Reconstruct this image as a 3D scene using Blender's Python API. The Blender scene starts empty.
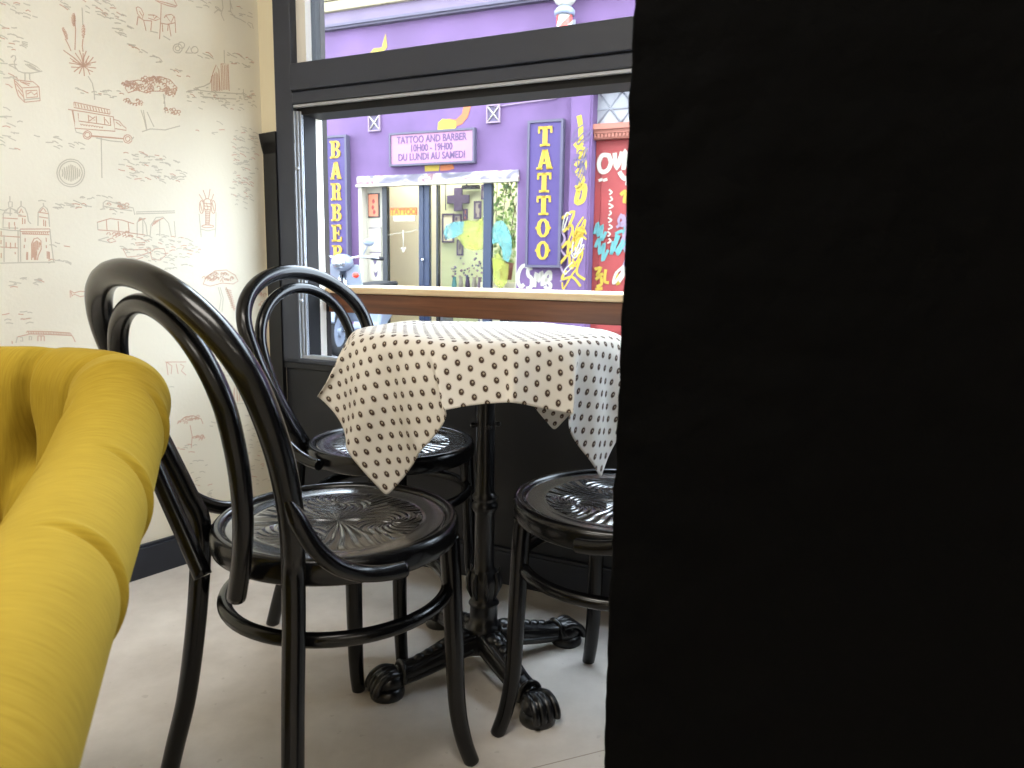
import bpy, bmesh, math, random
import numpy as np
from mathutils import Vector, Matrix
random.seed(7)
sc = bpy.context.scene
COL = sc.collection
PI = math.pi
R = math.radians

# ---------------------------------------------------------------- materials
def new_mat(name):
    m = bpy.data.materials.new(name); m.use_nodes = True
    nt = m.node_tree; b = nt.nodes['Principled BSDF']
    return m, nt, b
def lin(c):
    return tuple(((v/12.92) if v <= .04045 else ((v+.055)/1.055)**2.4) for v in [x/255 for x in c]) + (1,)
def mat(name, rgb, rough=.6, metal=0, noise=0, nscale=20, bump=0, bscale=60, coat=0, emit=0, sheen=0, spec=.5, detail=4):
    m, nt, b = new_mat(name)
    c = lin(rgb)
    b.inputs['Base Color'].default_value = c
    b.inputs['Roughness'].default_value = rough
    b.inputs['Metallic'].default_value = metal
    b.inputs['Coat Weight'].default_value = coat
    b.inputs['Specular IOR Level'].default_value = spec
    b.inputs['Sheen Weight'].default_value = sheen
    tc = None
    if noise or bump:
        tc = nt.nodes.new('ShaderNodeTexCoord')
    if noise:
        n = nt.nodes.new('ShaderNodeTexNoise'); n.inputs['Scale'].default_value = nscale; n.inputs['Detail'].default_value = detail
        nt.links.new(tc.outputs['Object'], n.inputs['Vector'])
        r = nt.nodes.new('ShaderNodeValToRGB')
        r.color_ramp.elements[0].position = .3; r.color_ramp.elements[1].position = .7
        r.color_ramp.elements[0].color = tuple(v*(1-noise) for v in c[:3]) + (1,)
        r.color_ramp.elements[1].color = tuple(min(1, v*(1+noise)) for v in c[:3]) + (1,)
        nt.links.new(n.outputs['Fac'], r.inputs['Fac']); nt.links.new(r.outputs['Color'], b.inputs['Base Color'])
    if bump:
        n = nt.nodes.new('ShaderNodeTexNoise'); n.inputs['Scale'].default_value = bscale; n.inputs['Detail'].default_value = 5
        nt.links.new(tc.outputs['Object'], n.inputs['Vector'])
        bp = nt.nodes.new('ShaderNodeBump'); bp.inputs['Strength'].default_value = bump; bp.inputs['Distance'].default_value = .01
        nt.links.new(n.outputs['Fac'], bp.inputs['Height']); nt.links.new(bp.outputs['Normal'], b.inputs['Normal'])
    if emit:
        b.inputs['Emission Color'].default_value = c; b.inputs['Emission Strength'].default_value = emit
    return m

class NB:
    """tiny node-graph helper for scalar maths"""
    def __init__(s, nt): s.nt = nt
    def m(s, op, a, b=None, c=None, clamp=False):
        n = s.nt.nodes.new('ShaderNodeMath'); n.operation = op; n.use_clamp = clamp
        for i, v in enumerate((a, b, c)):
            if v is None: continue
            if isinstance(v, (int, float)): n.inputs[i].default_value = v
            else: s.nt.links.new(v, n.inputs[i])
        return n.outputs[0]
    def mix(s, fac, a, b):
        n = s.nt.nodes.new('ShaderNodeMix'); n.data_type = 'RGBA'
        for i, v in ((0, fac), (6, a), (7, b)):
            if isinstance(v, (int, float)): n.inputs[i].default_value = v
            elif isinstance(v, tuple): n.inputs[i].default_value = v
            else: s.nt.links.new(v, n.inputs[i])
        return n.outputs[2]

M = {}
M['lacquer'] = mat('black_lacquer', (10, 10, 12), .24, noise=.35, nscale=14, bump=.03, bscale=25, coat=.1, spec=.32)
M['iron'] = mat('cast_iron', (12, 12, 15), .3, noise=.3, nscale=30, bump=.12, bscale=70, coat=.15)
M['frame'] = mat('anthracite_metal', (52, 57, 70), .5, noise=.05, nscale=8)
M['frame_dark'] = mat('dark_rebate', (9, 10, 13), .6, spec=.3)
M['silver'] = mat('aluminium_track', (175, 180, 190), .4, metal=.35)
M['white_reveal'] = mat('white_reveal', (240, 236, 228), .8)
M['brown_edge'] = mat('brown_edge', (30, 23, 19), .7)
M['dado'] = mat('dark_dado', (17, 20, 27), .5, noise=.12, nscale=9, bump=.05, bscale=20)
M['black_trim'] = mat('black_trim', (12, 13, 16), .5, noise=.2, nscale=12)
M['skirting'] = mat('skirting_paint', (33, 37, 47), .5, noise=.25, nscale=7, bump=.04, bscale=30)
M['cream'] = mat('cream_paint', (226, 216, 188), .8, noise=.03, nscale=5)
M['white_wall'] = mat('white_paint', (228, 224, 214), .85)
M['ceiling'] = mat('ceiling_paint', (235, 232, 225), .9)
M['ink_warm'] = mat('terracotta_ink', (208, 174, 152), .8)
M['ink_grey'] = mat('grey_ink', (200, 192, 174), .8)
M['beadwhite'] = mat('chip_white', (225, 225, 225), .6)

def wallpaper_mat():
    m, nt, b = new_mat('wallpaper_ground')
    tc = nt.nodes.new('ShaderNodeTexCoord')
    n = nt.nodes.new('ShaderNodeTexNoise'); n.inputs['Scale'].default_value = 2.2; n.inputs['Detail'].default_value = 2
    nt.links.new(tc.outputs['Object'], n.inputs['Vector'])
    r = nt.nodes.new('ShaderNodeValToRGB')
    r.color_ramp.elements[0].color = lin((222, 214, 194)); r.color_ramp.elements[1].color = lin((230, 224, 207))
    nt.links.new(n.outputs['Fac'], r.inputs['Fac']); nt.links.new(r.outputs['Color'], b.inputs['Base Color'])
    b.inputs['Roughness'].default_value = .75
    n2 = nt.nodes.new('ShaderNodeTexNoise'); n2.inputs['Scale'].default_value = 90; n2.inputs['Detail'].default_value = 3
    nt.links.new(tc.outputs['Object'], n2.inputs['Vector'])
    bp = nt.nodes.new('ShaderNodeBump'); bp.inputs['Strength'].default_value = .12; bp.inputs['Distance'].default_value = .004
    nt.links.new(n2.outputs['Fac'], bp.inputs['Height']); nt.links.new(bp.outputs['Normal'], b.inputs['Normal'])
    return m
M['wallpaper'] = wallpaper_mat()

def floor_mat():
    m, nt, b = new_mat('concrete_tile'); q = NB(nt)
    tc = nt.nodes.new('ShaderNodeTexCoord')
    n = nt.nodes.new('ShaderNodeTexNoise'); n.inputs['Scale'].default_value = 5; n.inputs['Detail'].default_value = 8; n.inputs['Roughness'].default_value = .62
    nt.links.new(tc.outputs['Object'], n.inputs['Vector'])
    r = nt.nodes.new('ShaderNodeValToRGB')
    r.color_ramp.elements[0].position = .28; r.color_ramp.elements[1].position = .72
    r.color_ramp.elements[0].color = lin((178, 170, 162)); r.color_ramp.elements[1].color = lin((210, 203, 195))
    nt.links.new(n.outputs['Fac'], r.inputs['Fac'])
    # spots
    v = nt.nodes.new('ShaderNodeTexNoise'); v.inputs['Scale'].default_value = 38; v.inputs['Detail'].default_value = 3
    nt.links.new(tc.outputs['Object'], v.inputs['Vector'])
    spots = q.m('MULTIPLY', q.m('GREATER_THAN', v.outputs['Fac'], .70), .25)
    col = q.mix(spots, r.outputs['Color'], lin((140, 130, 120)))
    # joints between large tiles: direction of the joint in plan is (0.93,0.365)
    sp = nt.nodes.new('ShaderNodeSeparateXYZ'); nt.links.new(tc.outputs['Object'], sp.inputs[0])
    def joint(nx, ny, off, pitch):
        d = q.m('ADD', q.m('MULTIPLY', sp.outputs[0], nx), q.m('MULTIPLY', sp.outputs[1], ny))
        f = q.m('FRACT', q.m('DIVIDE', q.m('SUBTRACT', d, off), pitch))
        f = q.m('ABSOLUTE', q.m('SUBTRACT', f, .5))
        return q.m('GREATER_THAN', f, .5 - .0012/pitch)
    j = joint(-.365, .931, 1.086, 1.2)
    col = q.mix(q.m('MULTIPLY', j, .7), col, lin((120, 105, 90)))
    nt.links.new(col, b.inputs['Base Color'])
    b.inputs['Roughness'].default_value = .55
    bp = nt.nodes.new('ShaderNodeBump'); bp.inputs['Strength'].default_value = .06; bp.inputs['Distance'].default_value = .01
    nt.links.new(n.outputs['Fac'], bp.inputs['Height']); nt.links.new(bp.outputs['Normal'], b.inputs['Normal'])
    return m
M['floor'] = floor_mat()

def plaster_black():
    m, nt, b = new_mat('rough_black_plaster')
    tc = nt.nodes.new('ShaderNodeTexCoord')
    n = nt.nodes.new('ShaderNodeTexNoise'); n.inputs['Scale'].default_value = 22; n.inputs['Detail'].default_value = 6
    nt.links.new(tc.outputs['Object'], n.inputs['Vector'])
    b.inputs['Base Color'].default_value = (.0010, .0010, .0011, 1)
    b.inputs['Roughness'].default_value = .75
    b.inputs['Specular IOR Level'].default_value = .05
    bp = nt.nodes.new('ShaderNodeBump'); bp.inputs['Strength'].default_value = .5; bp.inputs['Distance'].default_value = .01
    nt.links.new(n.outputs['Fac'], bp.inputs['Height']); nt.links.new(bp.outputs['Normal'], b.inputs['Normal'])
    return m
M['plaster_black'] = plaster_black()

def velvet():
    m, nt, b = new_mat('mustard_velvet'); q = NB(nt)
    tc = nt.nodes.new('ShaderNodeTexCoord')
    mp = nt.nodes.new('ShaderNodeMapping'); mp.inputs['Scale'].default_value = (30, 420, 1)
    nt.links.new(tc.outputs['UV'], mp.inputs['Vector'])
    n = nt.nodes.new('ShaderNodeTexNoise'); n.inputs['Scale'].default_value = 1.0; n.inputs['Detail'].default_value = 4; n.inputs['Roughness'].default_value = .6
    nt.links.new(mp.outputs[0], n.inputs['Vector'])
    n2 = nt.nodes.new('ShaderNodeTexNoise'); n2.inputs['Scale'].default_value = 9; n2.inputs['Detail'].default_value = 3
    nt.links.new(tc.outputs['Object'], n2.inputs['Vector'])
    r = nt.nodes.new('ShaderNodeValToRGB')
    r.color_ramp.elements[0].position = .3; r.color_ramp.elements[1].position = .7
    r.color_ramp.elements[0].color = lin((136, 113, 26)); r.color_ramp.elements[1].color = lin((164, 139, 46))
    f = q.m('ADD', q.m('MULTIPLY', n.outputs['Fac'], .7), q.m('MULTIPLY', n2.outputs['Fac'], .3))
    nt.links.new(f, r.inputs['Fac']); nt.links.new(r.outputs['Color'], b.inputs['Base Color'])
    b.inputs['Roughness'].default_value = .85; b.inputs['Specular IOR Level'].default_value = .15
    b.inputs['Sheen Weight'].default_value = .25; b.inputs['Sheen Roughness'].default_value = .4
    b.inputs['Sheen Tint'].default_value = lin((240, 215, 110))
    bp = nt.nodes.new('ShaderNodeBump'); bp.inputs['Strength'].default_value = .15; bp.inputs['Distance'].default_value = .001
    nt.links.new(n.outputs['Fac'], bp.inputs['Height']); nt.links.new(bp.outputs['Normal'], b.inputs['Normal'])
    return m
M['velvet'] = velvet()
M['dark_wood'] = mat('dark_wood', (60, 40, 28), .5)

def cloth_mat():
    m, nt, b = new_mat('provencal_print'); q = NB(nt)
    uv = nt.nodes.new('ShaderNodeTexCoord'); sp = nt.nodes.new('ShaderNodeSeparateXYZ')
    nt.links.new(uv.outputs['UV'], sp.inputs[0])
    u, v = sp.outputs[0], sp.outputs[1]
    PU, PV = .0415, .0285
    def cell(ou, ov):
        a = q.m('MULTIPLY', q.m('SUBTRACT', q.m('FRACT', q.m('ADD', q.m('DIVIDE', u, PU), ou)), .5), PU)
        c = q.m('MULTIPLY', q.m('SUBTRACT', q.m('FRACT', q.m('ADD', q.m('DIVIDE', v, PV), ov)), .5), PV)
        return a, c
    def ell(a, c, ca, cc, ra, rc):
        x = q.m('DIVIDE', q.m('SUBTRACT', a, ca), ra); y = q.m('DIVIDE', q.m('SUBTRACT', c, cc), rc)
        return q.m('ADD', q.m('MULTIPLY', x, x), q.m('MULTIPLY', y, y))
    dark = None; light = None; halo = None
    for ou, ov in ((0, 0), (.5, .5)):
        a, c = cell(ou, ov)
        e = q.m('LESS_THAN', ell(a, c, 0, 0, .0045, .0064), 1)
        w = q.m('LESS_THAN', ell(a, c, .0006, .0014, .0017, .0021), 1)
        h = q.m('LESS_THAN', ell(a, c, .0, 0, .0060, .0084), 1)
        dark = e if dark is None else q.m('MAXIMUM', dark, e)
        light = w if light is None else q.m('MAXIMUM', light, w)
        halo = h if halo is None else q.m('MAXIMUM', halo, h)
    base = lin((236, 231, 223))
    nz = nt.nodes.new('ShaderNodeTexNoise'); nz.inputs['Scale'].default_value = 900
    nt.links.new(uv.outputs['UV'], nz.inputs['Vector'])
    col = q.mix(q.m('MULTIPLY', halo, .28), base, lin((150, 135, 110)))
    col = q.mix(dark, col, lin((84, 68, 58)))
    col = q.mix(light, col, lin((176, 163, 145)))
    nt.links.new(col, b.inputs['Base Color'])
    b.inputs['Roughness'].default_value = .85; b.inputs['Specular IOR Level'].default_value = .2
    tr = nt.nodes.new('ShaderNodeBsdfTranslucent'); nt.links.new(col, tr.inputs['Color'])
    mx = nt.nodes.new('ShaderNodeMixShader'); mx.inputs[0].default_value = .25
    out = nt.nodes['Material Output']
    nt.links.new(b.outputs[0], mx.inputs[1]); nt.links.new(tr.outputs[0], mx.inputs[2]); nt.links.new(mx.outputs[0], out.inputs['Surface'])
    bp = nt.nodes.new('ShaderNodeBump'); bp.inputs['Strength'].default_value = .08; bp.inputs['Distance'].default_value = .001
    nt.links.new(nz.outputs['Fac'], bp.inputs['Height']); nt.links.new(bp.outputs['Normal'], b.inputs['Normal'])
    return m
M['cloth'] = cloth_mat()

def seat_mat():
    m, nt, b = new_mat('embossed_lacquer'); q = NB(nt)
    tc = nt.nodes.new('ShaderNodeTexCoord')
    dn = nt.nodes.new('ShaderNodeTexNoise'); dn.inputs['Scale'].default_value = 9; dn.inputs['Detail'].default_value = 1
    nt.links.new(tc.outputs['Object'], dn.inputs['Vector'])
    sp = nt.nodes.new('ShaderNodeSeparateXYZ'); nt.links.new(tc.outputs['Object'], sp.inputs[0])
    x, y = sp.outputs[0], sp.outputs[1]
    r = q.m('SQRT', q.m('ADD', q.m('MULTIPLY', x, x), q.m('MULTIPLY', y, y)))
    # three fans of fine curved ridges, each springing from its own eye
    nz = q.m('SUBTRACT', dn.outputs['Fac'], .5)
    def fan(cx, cy, n, tw):
        dx = q.m('SUBTRACT', x, cx); dy = q.m('SUBTRACT', y, cy)
        rr = q.m('SQRT', q.m('ADD', q.m('MULTIPLY', dx, dx), q.m('MULTIPLY', dy, dy)))
        an = q.m('ARCTAN2', dy, dx)
        ph = q.m('ADD', q.m('ADD', q.m('MULTIPLY', an, n), q.m('MULTIPLY', rr, tw)), q.m('MULTIPLY', nz, 16))
        return q.m('SINE', ph), rr
    f0, r0 = fan(0, 0, 34, 30)
    f1, r1 = fan(.055, .075, 13, 330)
    f2, r2 = fan(.055, -.075, 13, -330)
    f3, r3 = fan(-.09, 0, 13, 330)
    s1 = q.m('LESS_THAN', r1, .058); s2 = q.m('LESS_THAN', r2, .058); s3 = q.m('LESS_THAN', r3, .055)
    def sel(k, a, bb): return q.m('ADD', q.m('MULTIPLY', k, a), q.m('MULTIPLY', q.m('SUBTRACT', 1, k), bb))
    h = sel(s1, f1, sel(s2, f2, sel(s3, f3, f0)))
    h = q.m('MULTIPLY', h, q.m('LESS_THAN', r, .143))
    g = q.m('LESS_THAN', q.m('ABSOLUTE', q.m('SUBTRACT', r, .149)), .0022)
    h = q.m('SUBTRACT', h, q.m('MULTIPLY', g, 2))
    bp = nt.nodes.new('ShaderNodeBump'); bp.inputs['Strength'].default_value = .75; bp.inputs['Distance'].default_value = .0018
    nt.links.new(h, bp.inputs['Height']); nt.links.new(bp.outputs['Normal'], b.inputs['Normal'])
    b.inputs['Base Color'].default_value = (.006, .006, .0065, 1)
    b.inputs['Roughness'].default_value = .2
    b.inputs['Coat Weight'].default_value = 1; b.inputs['Coat Roughness'].default_value = .2; b.inputs['Coat IOR'].default_value = 1.7
    nt.links.new(bp.outputs['Normal'], b.inputs['Normal']); nt.links.new(bp.outputs['Normal'], b.inputs['Coat Normal'])
    return m
M['seat'] = seat_mat()

def wood_mat(nm, c0, c1):
    m, nt, b = new_mat(nm)
    tc = nt.nodes.new('ShaderNodeTexCoord'); mp = nt.nodes.new('ShaderNodeMapping'); mp.inputs['Scale'].default_value = (1.2, 18, 26)
    nt.links.new(tc.outputs['Object'], mp.inputs['Vector'])
    n = nt.nodes.new('ShaderNodeTexNoise'); n.inputs['Scale'].default_value = 2.5; n.inputs['Detail'].default_value = 6; n.inputs['Distortion'].default_value = .6
    nt.links.new(mp.outputs[0], n.inputs['Vector'])
    r = nt.nodes.new('ShaderNodeValToRGB')
    r.color_ramp.elements[0].position = .3; r.color_ramp.elements[1].position = .72
    r.color_ramp.elements[0].color = lin(c0); r.color_ramp.elements[1].color = lin(c1)
    nt.links.new(n.outputs['Fac'], r.inputs['Fac']); nt.links.new(r.outputs['Color'], b.inputs['Base Color'])
    b.inputs['Roughness'].default_value = .38
    return m
M['wood'] = wood_mat('varnished_plank', (84, 48, 30), (124, 78, 50))
M['lit_wood'] = wood_mat('lit_edge_wood', (220, 192, 150), (238, 216, 178))  # pale tone paints in the daylight on the ledge's top edge

def glass_mat():
    m, nt, b = new_mat('clear_pane')
    tr = nt.nodes.new('ShaderNodeBsdfTransparent'); gl = nt.nodes.new('ShaderNodeBsdfGlossy'); gl.inputs['Roughness'].default_value = .02
    mx = nt.nodes.new('ShaderNodeMixShader'); fr = nt.nodes.new('ShaderNodeFresnel'); fr.inputs['IOR'].default_value = 1.25
    nt.links.new(fr.outputs[0], mx.inputs[0]); nt.links.new(tr.outputs[0], mx.inputs[1]); nt.links.new(gl.outputs[0], mx.inputs[2])
    nt.links.new(mx.outputs[0], nt.nodes['Material Output'].inputs['Surface'])
    nt.nodes.remove(b)
    return m
M['glass'] = glass_mat()

# ---------------------------------------------------------------- mesh builder
class MB:
    def __init__(s): s.v = []; s.f = []; s.mi = []; s.sm = []; s.T = Matrix.Identity(4)
    def add(s, vs, fs, mi=0, sm=False):
        o = len(s.v)
        s.v += [tuple(s.T @ Vector(p)) for p in vs]
        s.f += [tuple(i+o for i in f) for f in fs]; s.mi += [mi]*len(fs); s.sm += [sm]*len(fs)
    def box(s, x0, x1, y0, y1, z0, z1, mi=0):
        v = [(x, y, z) for z in (z0, z1) for y in (y0, y1) for x in (x0, x1)]
        s.add(v, [(0, 2, 3, 1), (4, 5, 7, 6), (0, 1, 5, 4), (2, 6, 7, 3), (0, 4, 6, 2), (1, 3, 7, 5)], mi); return s
    def quad(s, pts, mi=0): s.add(pts, [tuple(range(len(pts)))], mi); return s
    def tube(s, path, rad, seg=14, caps=True, mi=0, closed=False, ax=None, flat=1.0):
        P = [Vector(p) for p in path]; n = len(P)
        rr = rad if isinstance(rad, (list, tuple)) else [rad]*n
        T = []
        for i in range(n):
            if closed: t = P[(i+1) % n]-P[i-1]
            else: t = P[min(i+1, n-1)]-P[max(i-1, 0)]
            T.append(t.normalized())
        up = Vector(ax) if ax else (Vector((0, 0, 1)) if abs(T[0].z) < .9 else Vector((1, 0, 0)))
        nrm = (up - T[0]*up.dot(T[0])).normalized()
        vs = []
        for i in range(n):
            nrm = (nrm - T[i]*nrm.dot(T[i])).normalized(); b = T[i].cross(nrm)
            for k in range(seg):
                a = 2*PI*k/seg; vs.append(P[i] + (nrm*math.cos(a)*flat + b*math.sin(a))*rr[i])
        fs = []
        for i in range(n if closed else n-1):
            j = (i+1) % n
            for k in range(seg):
                k2 = (k+1) % seg; fs.append((i*seg+k, i*seg+k2, j*seg+k2, j*seg+k))
        s.add(vs, fs, mi, True)
        if caps and not closed:
            o = len(s.v)-len(vs)
            s.f += [tuple(o+k for k in reversed(range(seg))), tuple(o+(n-1)*seg+k for k in range(seg))]
            s.mi += [mi, mi]; s.sm += [False, False]
        return s
    def lathe(s, prof, seg=32, c=(0, 0, 0), mi=0, sm=True, wob=None):
        vs = []
        for j, (r, z) in enumerate(prof):
            for k in range(seg):
                a = 2*PI*k/seg; q = r*(wob(a, z) if wob else 1)
                vs.append((c[0]+q*math.cos(a), c[1]+q*math.sin(a), c[2]+z))
        fs = []
        for j in range(len(prof)-1):
            for k in range(seg):
                k2 = (k+1) % seg; fs.append((j*seg+k, j*seg+k2, (j+1)*seg+k2, (j+1)*seg+k))
        s.add(vs, fs, mi, sm)
        o = len(s.v)-len(vs); n = len(prof)
        if prof[0][0] > 1e-6: s.f.append(tuple(o+k for k in reversed(range(seg)))); s.mi.append(mi); s.sm.append(False)
        if prof[-1][0] > 1e-6: s.f.append(tuple(o+(n-1)*seg+k for k in range(seg))); s.mi.append(mi); s.sm.append(False)
        return s
    def ball(s, c, r, seg=14, mi=0):
        if not isinstance(r, (tuple, list)): r = (r, r, r)
        vs = []; n = seg//2
        for j in range(n+1):
            t = PI*j/n
            for k in range(seg):
                a = 2*PI*k/seg; vs.append((c[0]+r[0]*math.sin(t)*math.cos(a), c[1]+r[1]*math.sin(t)*math.sin(a), c[2]-r[2]*math.cos(t)))
        fs = [(j*seg+k, j*seg+(k+1) % seg, (j+1)*seg+(k+1) % seg, (j+1)*seg+k) for j in range(n) for k in range(seg)]
        s.add(vs, fs, mi, True); return s
    def prism(s, poly, y0, y1, mi=0):
        """poly in (x,z), extruded along y"""
        n = len(poly)
        v = [(x, y0, z) for x, z in poly] + [(x, y1, z) for x, z in poly]
        f = [tuple(range(n)), tuple(range(2*n-1, n-1, -1))] + [(i, n+i, n+(i+1) % n, (i+1) % n) for i in range(n)]
        s.add(v, f, mi); return s
    def ribbon(s, pts, w, y, mi=0, th=0, join=True):
        """stroke lying in the xz plane at depth y: pts are (x,z)"""
        P = [Vector((a, b)) for a, b in pts]; n = len(P); L = []; Rr = []
        for i in range(n):
            t = (P[min(i+1, n-1)]-P[max(i-1, 0)])
            if t.length < 1e-7: t = Vector((1, 0))
            t.normalize(); nn = Vector((-t.y, t.x))*w/2; L.append(P[i]+nn); Rr.append(P[i]-nn)
        vs = [(p.x, y, p.y) for p in L] + [(p.x, y, p.y) for p in Rr]
        s.add(vs, [(i, i+1, n+i+1, n+i) for i in range(n-1)], mi); return s
    def build(s, name, mats, parent=None, loc=None, rotz=0, bevel=0, sub=0, uv=None):
        me = bpy.data.meshes.new(name); me.from_pydata(s.v, [], s.f); me.update()
        for m_ in (mats if isinstance(mats, (list, tuple)) else [mats]): me.materials.append(m_)
        for i, p in enumerate(me.polygons): p.material_index = s.mi[i]; p.use_smooth = s.sm[i]
        bm = bmesh.new(); bm.from_mesh(me); bmesh.ops.recalc_face_normals(bm, faces=bm.faces); bm.to_mesh(me); bm.free()
        o = bpy.data.objects.new(name, me); COL.objects.link(o)
        if parent is not None: o.parent = parent
        if loc is not None: o.location = loc; o.rotation_euler = (0, 0, rotz)
        if bevel:
            md = o.modifiers.new('bev', 'BEVEL'); md.width = bevel; md.segments = 2; md.limit_method = 'ANGLE'; md.angle_limit = R(40)
        if sub:
            md = o.modifiers.new('sub', 'SUBSURF'); md.levels = sub; md.render_levels = sub
        return o

def tag(o, label=None, cat=None, group=None, kind=None):
    if label: o['label'] = label
    if cat: o['category'] = cat
    if group: o['group'] = group
    if kind: o['kind'] = kind
    return o
def empty(name, loc=(0, 0, 0), rotz=0, label=None, cat=None, group=None, kind=None):
    o = bpy.data.objects.new(name, None); COL.objects.link(o); o.empty_display_size = .1
    o.location = loc; o.rotation_euler = (0, 0, rotz); return tag(o, label, cat, group, kind)
def copy_thing(root, loc, rotz, label=None, group=None):
    r = root.copy(); COL.objects.link(r); r.location = loc; r.rotation_euler = (0, 0, rotz)
    if label: r['label'] = label
    if group: r['group'] = group
    for ch in list(root.children):
        c = ch.copy(); COL.objects.link(c); c.parent = r
        for g in ch.children:
            d = g.copy(); COL.objects.link(d); d.parent = c
    return r
def smooth_path(pts, n=8, closed=False):
    """Catmull-Rom through the points"""
    P = [Vector(p) for p in pts]; out = []; m = len(P)
    for i in range(m if closed else m-1):
        g = (lambda k: P[k % m]) if closed else (lambda k: P[max(0, min(m-1, k))])
        p0, p1, p2, p3 = g(i-1), g(i), g(i+1), g(i+2)
        for k in range(n):
            t = k/n; out.append(.5*((2*p1)+(p2-p0)*t+(2*p0-5*p1+4*p2-p3)*t*t+(3*p1-p0-3*p2+p3)*t**3))
    if not closed: out.append(P[-1])
    return out
def text_into(mb, s, x, z, size, y0, th, mi=0, wscale=1.0, offset=0.0):
    """set a word in the xz plane, centred on x, standing on z"""
    cu = bpy.data.curves.new('t', 'FONT'); cu.body = s; cu.align_x = 'CENTER'; cu.size = size; cu.offset = offset; cu.extrude = th/2; cu.resolution_u = 3
    o = bpy.data.objects.new('t', cu); COL.objects.link(o)
    dg = bpy.context.evaluated_depsgraph_get(); me = o.evaluated_get(dg).to_mesh()
    vs = [(x+v.co.x*wscale, y0 - v.co.z, z+v.co.y) for v in me.vertices]
    fs = [tuple(p.vertices) for p in me.polygons]
    mb.add(vs, fs, mi); o.evaluated_get(dg).to_mesh_clear()
    bpy.data.objects.remove(o); bpy.data.curves.remove(cu)

# ---------------------------------------------------------------- frames of reference
CORNER = Vector((-.7851, 2.3367, 0))
A_WIN = R(-25.5)                       # the window wall runs along this heading
A_LEFT = R(53.5)                       # the papered wall runs along this heading
ld = -Vector((math.cos(A_LEFT), math.sin(A_LEFT), 0))   # along the papered wall, away from the window

# ---------------------------------------------------------------- room shell
def structure(o): o['kind'] = 'structure'; return o
FL = [(-4.6, -2.8), (3.1, -2.8), (3.1, .482), (CORNER.x+.0, CORNER.y+.0)]
fl = MB()
xl = CORNER.x - (CORNER.y+2.8)/math.tan(A_LEFT)
fl.add([(xl, -2.8, 0), (3.1, -2.8, 0), (3.1, CORNER.y-(3.1-CORNER.x)*math.tan(-A_WIN), 0), (CORNER.x, CORNER.y, 0),
        (xl, -2.8, -.1), (3.1, -2.8, -.1), (3.1, CORNER.y-(3.1-CORNER.x)*math.tan(-A_WIN), -.1), (CORNER.x, CORNER.y, -.1)],
       [(0, 1, 2, 3), (7, 6, 5, 4), (0, 4, 5, 1), (1, 5, 6, 2), (2, 6, 7, 3), (3, 7, 4, 0)])
structure(fl.build('floor', M['floor']))
ce = MB(); H_C = 2.62
ce.add([(p[0], p[1], p[2]+H_C+.1) for p in fl.v], fl.f)
structure(ce.build('ceiling', M['ceiling']))

# papered wall: local x = along wall away from the window, local y = out of the room
LROT = math.atan2(ld.y, ld.x)
wl = MB()
LEN = (CORNER.y+2.8)/math.sin(A_LEFT)
# local +y of this frame: rotate +90 from ld
ly = Vector((-math.sin(LROT), math.cos(LROT), 0))
side = 1 if ly.dot(Vector((1, 0, 0))) > 0 else -1       # +1: local +y points into the room
wl.box(0, LEN, -.12*side, 0, 0, H_C)
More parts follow.
